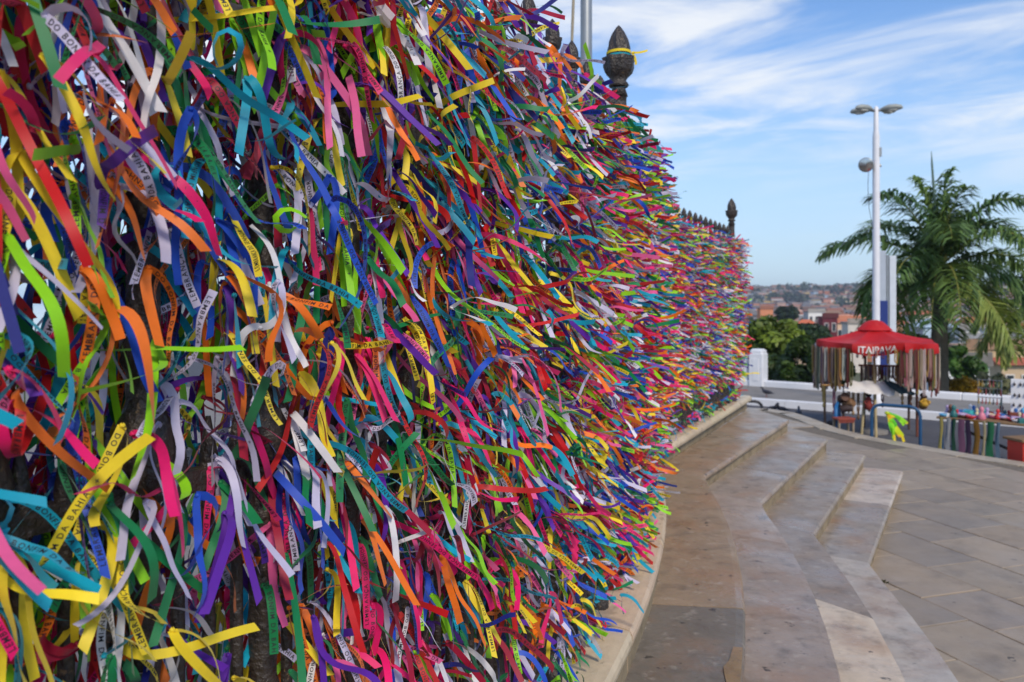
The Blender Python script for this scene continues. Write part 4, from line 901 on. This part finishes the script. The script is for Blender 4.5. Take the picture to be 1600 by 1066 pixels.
# ------------------------------------------------------------------ jewellery table
def jewellery_table():
    Z = 12.2; a = W(1488, 645, 12.6); b = W(1606, 664, 11.9); top = .33
    c = (a + b) / 2; rz = math.atan2(b.y - a.y, b.x - a.x); L = 1.28
    r = empty('display_table', (c.x, c.y, RZ), rz); tag(r, 'wooden display table crowded with trinkets at the plaza rim', 'table'); H = top - RZ
    for k in range(4): mb = MB(); mb.cbox((0, -.27 + k * .18, H - .015), (L, .175, .03), .004); o = mb.build('table_board', M['wood'], r); o.color = lin(128 + k * 6, 100, 66)
    for x in (-.58, .58):
        for y in (-.30, .30): mb = MB(); mb.box((x, y, H / 2 - .02), (.04, .04, H - .03)); o = mb.build('leg', M['wood'], r); o.color = lin(*((28, 92, 140) if x < 0 else (150, 90, 110)))
    mb = MB(); mb.box((.1, .0, .30), (.9, .03, .04), ry=.35); o = mb.build('brace', M['wood'], r); o.color = lin(60, 52, 50)
    Mx = Matrix.Translation((c.x, c.y, RZ)) @ Matrix.Rotation(rz, 4, 'Z'); on = lambda x, y, z=0: Mx @ Vector((x, y, H + z))
    # scarves hanging from the front edge
    for k, (x, nm, col, w) in enumerate(((-.57, 'yellow', (186, 172, 96), .05), (-.47, 'pale grey', (178, 180, 186), .06), (-.39, 'dark green', (30, 84, 62), .05), (-.28, 'mauve', (140, 92, 124), .09), (-.19, 'deep purple', (62, 38, 74), .07), (-.08, 'ochre', (146, 104, 24), .08), (.02, 'cream', (200, 186, 146), .04), (.10, 'emerald', (38, 128, 84), .09), (.20, 'light blue', (104, 134, 158), .05))):
        mb = MB(); n = 8; vs = []
        for i in range(n + 1): u = i / n; z = -.62 * u * (1 - .04 * (k % 3)); vs += [(-w / 2 + .01 * math.sin(u * 6 + k), -.015 - .02 * u + .012 * math.sin(u * 5), z), (0, -.03 - .02 * u - .012 * math.sin(u * 4 + k), z), (w / 2 + .01 * math.sin(u * 7 + k), -.015 - .02 * u, z)]
        mb.add(vs, [(3 * i + j, 3 * i + j + 1, 3 * i + j + 4, 3 * i + j + 3) for i in range(n) for j in range(2)], 0, True)
        o = mb.build('scarf', M['cloth'], None, on(x, -.362), (0, 0, rz)); o.color = tuple(v * .6 for v in lin(*col)[:3]) + (1,); tag(o, f'{nm} scarf hanging from the front of the display table', 'scarf', 'scarves on the display table')
    mb = MB(); mb.cbox((0, 0, .07), (.24, .2, .14), .02); mb.tube([(-.07, 0, .14), (-.05, 0, .22), (.05, 0, .22), (.07, 0, .14)], .01, 6); o = mb.build('bag', M['cloth'], None, Mx @ Vector((-.5, -.2, 0)), (0, 0, rz)); o.color = lin(30, 30, 36); tag(o, 'black bag on the ground under the display table', 'bag')
    tr = [('sky blue', (90, 160, 200)), ('red', (190, 40, 46)), ('turquoise', (60, 168, 170)), ('white', (214, 212, 214)), ('lilac', (170, 150, 190)), ('cobalt', (40, 100, 170)), ('brown', (104, 66, 44)), ('cream', (210, 196, 160)), ('teal', (40, 104, 104)), ('pink', (206, 120, 140))]
    for k in range(64):
        g = random.Random(k + 60); x = -.56 + 1.12 * ((k * 0.618) % 1); y = -.28 + .56 * ((k * .391) % 1); nm, col = tr[k % 10]; kind = (k // 10 + k) % 3; mb = MB(); s = g.uniform(.045, .08)
        if kind == 0: mb.lathe([(s * .6, 0), (s, s * .3), (s * 1.15, s * .8), (s * 1.05, s * .82), (s * .8, s * .35), (.004, s * .2)], 12); nmk = 'bowl'
        elif kind == 1: mb.lathe([(s * .6, 0), (s * .8, s * .3), (s * .55, s * 1.1), (s * .3, s * 1.5), (s * .45, s * 1.9), (s * .4, s * 2.3), (.004, s * 2.6)], 10); nmk = 'figurine'
        else: mb.cbox((0, 0, s * .4), (s * 2.2, s * 1.5, s * .8), s * .15); mb.cbox((0, 0, s * .9), (s * 1.9, s * 1.2, s * .2), s * .05); nmk = 'trinket_box'
        o = mb.build(nmk, M['paint'], None, on(x, y, .001), (0, 0, g.uniform(0, 3))); o.color = lin(*col); tag(o, f"{nm} {nmk.replace('_', ' ')} standing on the crowded display table", nmk.replace('_', ' '), 'trinkets on the display table')
    # upright display boards with ear-rings, and a wire rack
    def board(x, y, w, h, label, seed):
        q = empty('display_board', on(x, y, .001), rz + .1); tag(q, label, 'display board')
        mb = MB(); mb.cbox((0, 0, .12 + h / 2), (w, .02, h), .004); o = mb.build('panel', M['paint'], q); o.color = lin(232, 232, 234)
        mb = MB(); mb.cbox((0, -.03, .09), (w * 1.05, .10, .06), .008); mb.box((0, .03, .05), (.03, .03, .1)); mb.box((0, .0, .012), (w * .6, .16, .02)); o = mb.build('ledge', M['wood'], q); o.color = lin(120, 62, 40)
        g = random.Random(seed)
        for i in range(3):
            for j in range(3):
                mb = MB(); mb.tube([(0, 0, 0), (0, -.004, -.02)], .002, 4); mb.lathe([(.003, -.075), (.014, -.06), (.017, -.045), (.008, -.025), (.003, -.018)], 7); o = mb.build('earring', M['paint'], q, ((i - 1) * w * .3 + g.uniform(-.01, .01), -.025, .12 + h * (.30 + .32 * j) + g.uniform(-.01, .01))); o.color = lin(50, 44, 48)
    board(.40, .05, .24, .50, 'white display board hung with dark earrings on the table', 1)
    board(.66, .18, .22, .62, 'taller white display board with earrings past the table end', 2)
    q = empty('wire_rack', on(-.02, .14, .001), rz); tag(q, 'thin wire rack of hanging jewellery standing on the display table', 'rack')
    for x in (-.16, .16): mb = MB(); mb.tube([(x, 0, 0), (x, 0, .58)], .008, 6); mb.build('upright', M['steel'], q)
    for z in (.30, .44, .57): mb = MB(); mb.tube([(-.17, 0, z), (.17, 0, z)], .006, 6); mb.build('wire', M['steel'], q)
    g = random.Random(3)
    for z in (.30, .44, .57):
        for i in range(7): mb = MB(); mb.tube([(0, 0, 0), (.004, -.012, -.06), (0, -.014, -.10)], [.004, .010, .014], 5); o = mb.build('pendant', M['paint'], q, (-.15 + i * .05, -.008, z)); o.color = lin(*g.choice([(110, 104, 100), (150, 128, 70), (60, 60, 64), (36, 72, 66), (140, 60, 60)]))
    # red stool beside it
    c2 = W(1602, 0, 10.9); st = empty('stool', (c2.x, c2.y, RZ), R(12)); tag(st, 'orange red box stool with wooden top at the plaza rim', 'stool')
    mb = MB(); mb.cbox((0, 0, .60), (.42, .34, .035), .006); o = mb.build('top', M['wood'], st); o.color = lin(126, 96, 62)
    mb = MB(); mb.cbox((0, 0, .29), (.33, .28, .58), .012); o = mb.build('box', M['paint'], st); o.color = lin(206, 54, 36)
jewellery_table()

# ------------------------------------------------------------------ pigeons
def pigeon(x, y, Z, z0, yaw, label, tilt=0.0):
    c = W(x, y, Z); r = empty('pigeon', (c.x, Z, z0), yaw); tag(r, label, 'pigeon', None)
    mb = MB(); P = [(-.19, 0, .085), (-.15, 0, .092), (-.10, 0, .10), (-.04, 0, .112), (.03, 0, .12), (.075, 0, .14), (.095, 0, .175), (.105, 0, .205), (.125, 0, .218), (.145, 0, .214), (.158, 0, .208), (.172, 0, .203)]
    mb.tube(P, [(.03, .004), (.034, .010), (.036, .026), (.055, .048), (.056, .052), (.042, .042), (.027, .028), (.024, .026), (.024, .025), (.015, .016), (.006, .006), (.002, .002)], 12, up=(0, 0, 1)); o = mb.build('body', M['paint'], r); o.color = lin(52, 52, 60)
    for s in (-1, 1):
        mb = MB(); mb.tube([(.04, s * .046, .125), (-.02, s * .058, .122), (-.10, s * .045, .105), (-.16, s * .02, .092)], [(.008, .024), (.010, .034), (.007, .022), (.002, .004)], 8, up=(0, 0, 1)); o = mb.build('wing', M['paint'], r); o.color = lin(40, 40, 48)
        mb = MB(); mb.tube([(.01, s * .022, .08), (.012, s * .024, .04), (.0, s * .024, .006)], .005, 5); mb.tube([(-.012, s * .024, .004), (.03, s * .026, .004)], .004, 4); o = mb.build('leg', M['paint'], r); o.color = lin(150, 70, 60)
pigeon(1198, 616, 19.4, -.2, R(140), 'dark pigeon standing alone on the grey sidewalk near the white pillar')
pigeon(1207, 632, 17.6, RZ, R(10), 'dark pigeon pecking by the white kerb, nearest the black hoop barrier')
pigeon(1222, 633, 17.5, RZ, R(190), 'dark pigeon by the white kerb, middle one of three')
pigeon(1248, 641, 16.9, RZ, R(70), 'dark pigeon on the asphalt, last of the three toward the stall')
pigeon(1297, 648, 15.5, RZ, R(20), 'large looking dark pigeon on the asphalt behind the red brown bench')

# ------------------------------------------------------------------ houses of the town
M['roofm'] = M['roof']
WALLC = [('cream', (222, 206, 176)), ('white', (226, 226, 224)), ('pale pink', (214, 172, 158)), ('brick orange', (196, 122, 86)), ('ochre', (214, 182, 110)), ('grey', (168, 164, 160)), ('pale blue', (176, 196, 212)), ('bare brick', (158, 104, 80)), ('salmon', (208, 146, 120)), ('maroon', (104, 34, 44))]
ROOFC = [('terracotta', (150, 96, 76)), ('brown', (112, 88, 76)), ('grey', (132, 128, 126)), ('tan', (158, 124, 100)), ('slate', (108, 106, 108))]
def house_mesh(w, d, h, roof, rh, ov=.35):
    wall = MB(); wall.box((0, 0, h / 2 - 2), (w, d, h + 4))
    rf = MB()
    if roof == 'gable':
        x, y = w / 2 + ov, d / 2 + ov; rf.add([(-x, -y, h - .1), (x, -y, h - .1), (x, y, h - .1), (-x, y, h - .1), (-x, 0, h + rh), (x, 0, h + rh)], [(0, 1, 5, 4), (2, 3, 4, 5), (3, 0, 4), (1, 2, 5), (3, 2, 1, 0)])
    elif roof == 'hip':
        x, y = w / 2 + ov, d / 2 + ov; k = max(.1, x - y); rf.add([(-x, -y, h - .1), (x, -y, h - .1), (x, y, h - .1), (-x, y, h - .1), (-k, 0, h + rh), (k, 0, h + rh)], [(0, 1, 5, 4), (2, 3, 4, 5), (3, 0, 4), (1, 2, 5), (3, 2, 1, 0)])
    else:
        rf.box((0, 0, h + .12), (w + .3, d + .3, .28)); rf.box((0, -d / 2 - .08, h + .5), (w + .2, .16, .6))
    return wall, rf
def house(x, ytop, Z, wpx, hm, wall, roofc, roof, label, rows=2, colsn=4, name='house', rot=0, rh=None, cat='house', group=None, windows=True):
    w = wpx * Z / F; d = w * .8; c = W(x, ytop, Z); rh = (w * .16 if rh is None else rh) if roof != 'flat' else 0
    r = empty(name, (c.x, Z + d / 2, c.z - hm - rh), rot); tag(r, label, cat, group)
    a, b = house_mesh(w, d, hm, roof, rh); o = a.build('wall', M['wall'], r); o.color = lin(*wall); o = b.build('roof', M['roof'], r); o.color = lin(*roofc)
    if windows:
        ww, wh = w / colsn * .42, hm / rows * .42; fm = MB(); fm.box((0, 0, 0), (ww + .16, .10, wh + .16)); fm = fm.mesh('frame'); fm.materials.append(M['paint']); pm = MB(); pm.box((0, -.05, 0), (ww, .06, wh)); pm = pm.mesh('pane'); pm.materials.append(M['glass'])
        for i in range(rows):
            for j in range(colsn):
                f = link('window', fm, None, r, (-w / 2 + w / colsn * (j + .5), -d / 2 - .03, hm - hm / rows * (i + .5))); f.color = lin(214, 210, 204); link('pane', pm, None, f)
    return r
house(1268, 500, 130, 62, 5.2, (222, 204, 166), (192, 104, 72), 'hip', 'cream house with terracotta hipped roof and a row of windows', 1, 5, rh=2.0)
house(1297, 497, 128, 23, 6, (98, 28, 42), (90, 40, 44), 'flat', 'maroon flat roofed building beside the cream house', 2, 2)
house(1198, 483, 200, 20, 6.5, (206, 134, 96), (150, 100, 80), 'flat', 'brick orange block with one dark window rising over the trees', 1, 1)
house(1276, 488, 190, 26, 7, (224, 222, 218), (160, 156, 150), 'flat', 'white block standing behind the cream house', 2, 3)
house(1318, 500, 150, 24, 5, (214, 180, 150), (180, 104, 74), 'gable', 'peach gabled house beside the maroon building', 1, 2)
house(1244, 512, 165, 34, 4, (150, 142, 138), (110, 96, 88), 'gable', 'grey house with dark gabled roof under the trees', 1, 3)
house(1500, 572, 46, 92, 2.2, (226, 226, 228), (120, 116, 112), 'flat', 'long low white wall building behind the yellow flowers', 1, 3, windows=False)
house(1560, 546, 62, 100, 3.4, (196, 168, 130), (150, 120, 96), 'flat', 'tan low building behind the white display boards', 1, 4)
house(1530, 516, 95, 60, 4, (226, 224, 220), (150, 146, 140), 'flat', 'white house with long balcony roof under the palm', 1, 4)
house(1570, 517, 90, 40, 4.5, (228, 226, 222), (170, 166, 160), 'flat', 'white two storey house beside the dark tree', 2, 3)
house(1590, 530, 80, 40, 4.2, (190, 206, 224), (130, 132, 138), 'flat', 'pale blue house with a small dark window', 1, 2)
house(1516, 532, 84, 34, 5, (206, 210, 216), (150, 150, 152), 'flat', 'narrow pale grey house below the palm fronds', 2, 2)
house(1545, 496, 150, 52, 4.4, (216, 196, 150), (186, 106, 74), 'gable', 'cream gabled house with orange roof under the palm', 1, 4)
house(1590, 505, 140, 44, 4.6, (220, 214, 204), (168, 92, 66), 'gable', 'off white gabled house with terracotta roof at the palm', 1, 3)
house(1590, 560, 58, 50, 3, (196, 172, 142), (160, 84, 60), 'gable', 'low terracotta roofed shed behind the display boards', 1, 2)
house(1400, 500, 160, 40, 5, (196, 150, 120), (172, 96, 68), 'gable', 'salmon gabled house behind the totem', 1, 3)
house(1440, 486, 210, 36, 6, (226, 222, 214), (170, 100, 74), 'gable', 'white gabled house seen beside the palm trunk', 2, 3)
house(1340, 506, 120, 30, 4, (210, 200, 190), (150, 140, 132), 'flat', 'pale flat roofed house right above the red umbrella', 1, 3)
house(1225, 528, 90, 40, 3.2, (190, 170, 150), (130, 110, 100), 'gable', 'small tan house half hidden among the trees', 1, 2)
house(1204, 556, 60, 40, 2.6, (206, 190, 160), (170, 160, 144), 'flat', 'pale stone house low behind the white pillar', 1, 2)
house(1240, 574, 48, 36, 2.4, (200, 186, 166), (160, 140, 120), 'flat', 'low cream house half hidden by the dark tree', 1, 2)
def town():
    g = random.Random(21); meshes = []
    for k in range(10):
        roof = ['gable', 'hip', 'flat', 'gable', 'flat'][k % 5]; w = g.uniform(7, 12); d = g.uniform(6, 9); h = g.uniform(3, 7.5); a, b = house_mesh(w, d, h, roof, w * .15)
        mb = MB(); mb.v = list(a.v); mb.f = list(a.f); mb.m = [0] * len(a.f); mb.sm = [False] * len(a.f); mb.add(b.v, b.f, 1)
        if k % 2 == 0:
            for q in range(3): mb.box((-w / 3 + q * w / 3, -d / 2 - .02, h * .6), (w * .13, .1, h * .25), mi=2)
        m = mb.mesh('house'); [m.materials.append(x) for x in (M['wall'], M['roof'], M['glass'])]; meshes.append((m, roof))
    def ok(x, y): return y > 0 and .22 < x / y < .80
    cnt = 0; pos = []
    Zs = sorted([g.uniform(150, 420) for _ in range(190)] + [g.uniform(420, 800) for _ in range(85)])
    for Z in Zs:
        x = Z * g.uniform(.25, .72)
        if any((x - a) ** 2 + (Z - b) ** 2 < 110 for a, b in pos): continue
        pos.append((x, Z)); gz = terrain_z(x, Z); m, roof = g.choice(meshes); wn, wc = g.choice(WALLC); rn_, rc = g.choice(ROOFC)
        o = link('house', m, None, None, (x, Z, gz - .2), (0, 0, g.choice([0, R(90), R(12), R(-20)]) + g.uniform(-.1, .1))); f = g.uniform(.85, 1.1); o.color = tuple(v * f for v in lin(*wc)[:3]) + (1,)
        z = 'on the near slope' if Z < 280 else ('in the valley' if Z < 480 else 'below the far hill')
        tag(o, f'{wn} {roof} roofed small house {z} of the town', 'house', 'houses of the town below')
    # hillside houses: one mass
    V = []; Fc = []; Cl = []
    def box(x, y, z, w, d, h, rz, c, rc, gab):
        b = len(V); cs, sn = math.cos(rz), math.sin(rz)
        for zz in (z - 4, z + h):
            for ax, ay in ((-1, -1), (1, -1), (1, 1), (-1, 1)): px, py = ax * w / 2, ay * d / 2; V.append((x + px * cs - py * sn, y + px * sn + py * cs, zz)); Cl.append(c)
        Fc.extend([(b, b + 1, b + 5, b + 4), (b + 1, b + 2, b + 6, b + 5), (b + 2, b + 3, b + 7, b + 6), (b + 3, b, b + 4, b + 7)])
        b2 = len(V); up = 1.6 if gab else .2
        for (ax, ay, zz) in ((-1, -1, h), (1, -1, h), (1, 0, h + up), (-1, 0, h + up), (1, 1, h), (-1, 1, h)): px, py = ax * (w / 2 + .3), ay * (d / 2 + .3); V.append((x + px * cs - py * sn, y + px * sn + py * cs, z + zz)); Cl.append(rc)
        Fc.extend([(b2, b2 + 1, b2 + 2, b2 + 3), (b2 + 3, b2 + 2, b2 + 4, b2 + 5)])
        if g.random() < .7:
            b3 = len(V); 
            for ax in (-.25, .2):
                b3 = len(V); zc = h * .6
                for (dx, dz) in ((-.1, -.8), (.1, -.8), (.1, .6), (-.1, .6)): px, py = (ax + dx) * w, -d / 2 - .06; V.append((x + px * cs - py * sn, y + px * sn + py * cs, z + zc + dz)); Cl.append((.05, .05, .06))
                Fc.append((b3, b3 + 1, b3 + 2, b3 + 3))
    for k in range(4200):
        Z = g.uniform(300, 860) if k < 900 else g.uniform(830, 1420); x = Z * g.uniform(.20, .80)
        grn = math.sin(x * .021 + 2) * math.sin(Z * .013 + x * .006) + .5 * math.sin(x * .05 + Z * .02)
        if Z > 800 and grn > .75: continue
        wc = lin(*g.choice(WALLC[:9])[1]); rc = lin(*g.choice(ROOFC)[1]); f = g.uniform(.7, 1.0)
        box(x, Z, terrain_z(x, Z) - .3, g.uniform(6, 13), g.uniform(6, 10), g.uniform(3, 8.5), g.uniform(-.6, .6), tuple(v * f for v in wc[:3]), tuple(v * f for v in rc[:3]), g.random() < .6)
    me = fast_mesh('hillside_houses', np.array(V), np.array(Fc), np.zeros((0, 3), int), np.array(Cl)); me.materials.clear(); me.materials.append(M['far']); me.polygons.foreach_set('use_smooth', np.zeros(len(Fc), bool))
    tag(link('hillside_houses', me), 'far houses crowding the opposite hillside', 'houses', kind='stuff')
    # trees among them: one mass of leafy clumps
    rg = np.random.default_rng(4); P = []; S = []; Cc = []
    for k in range(1500):
        Z = g.uniform(120, 800) if k < 420 else g.uniform(800, 1430); x = Z * g.uniform(.2, .8)
        if k >= 420:
            grn = math.sin(x * .021 + 2) * math.sin(Z * .013 + x * .006) + .5 * math.sin(x * .05 + Z * .02)
            if grn < .35 and g.random() < .85: continue
        r = g.uniform(2.2, 4.2) if Z < 800 else g.uniform(4, 8); n = 60 if Z < 400 else 36; d = rg.normal(size=(n, 3)); d /= np.linalg.norm(d, axis=1, keepdims=True); d *= rg.uniform(.5, 1.05, (n, 1))
        P.append(np.array([x, Z, terrain_z(x, Z) + r * .9]) + d * np.array([r, r, r * .85])); S.append(np.full(n, r * .33)); Cc.append(np.array(lin(*g.choice([(34, 50, 28), (48, 64, 34), (60, 76, 38), (30, 44, 30)]))[:3]) * rg.uniform(.7, 1.25, (n, 1)))
    P = np.concatenate(P); S = np.concatenate(S); Cc = np.concatenate(Cc); nr = rg.normal(size=P.shape) + [0, -.4, .6]; nr /= np.linalg.norm(nr, axis=1, keepdims=True)
    tag(link('far_trees', leaf_mesh('far_trees', P, nr, S, Cc, .8)), 'far trees scattered among the hillside houses', 'trees', kind='stuff')
town()

# ------------------------------------------------------------------ air
def build_haze():
    mb = MB(); mb.box((0, 6000, 10), (26000, 14000, 60)); o = bpy.data.objects.new('haze', mb.mesh('haze')); C.objects.link(o)
    m = bpy.data.materials.new('pale_air'); m.use_nodes = True; t = m.node_tree; t.nodes.clear(); v = N(t, 'ShaderNodeVolumePrincipled'); v.inputs['Color'].default_value = (.80, .88, 1, 1); v.inputs['Density'].default_value = .0003
    v.inputs['Anisotropy'].default_value = .2; out = N(t, 'ShaderNodeOutputMaterial'); t.links.new(v.outputs[0], out.inputs['Volume']); o.data.materials.append(m); tag(o, kind='stuff')
build_haze()
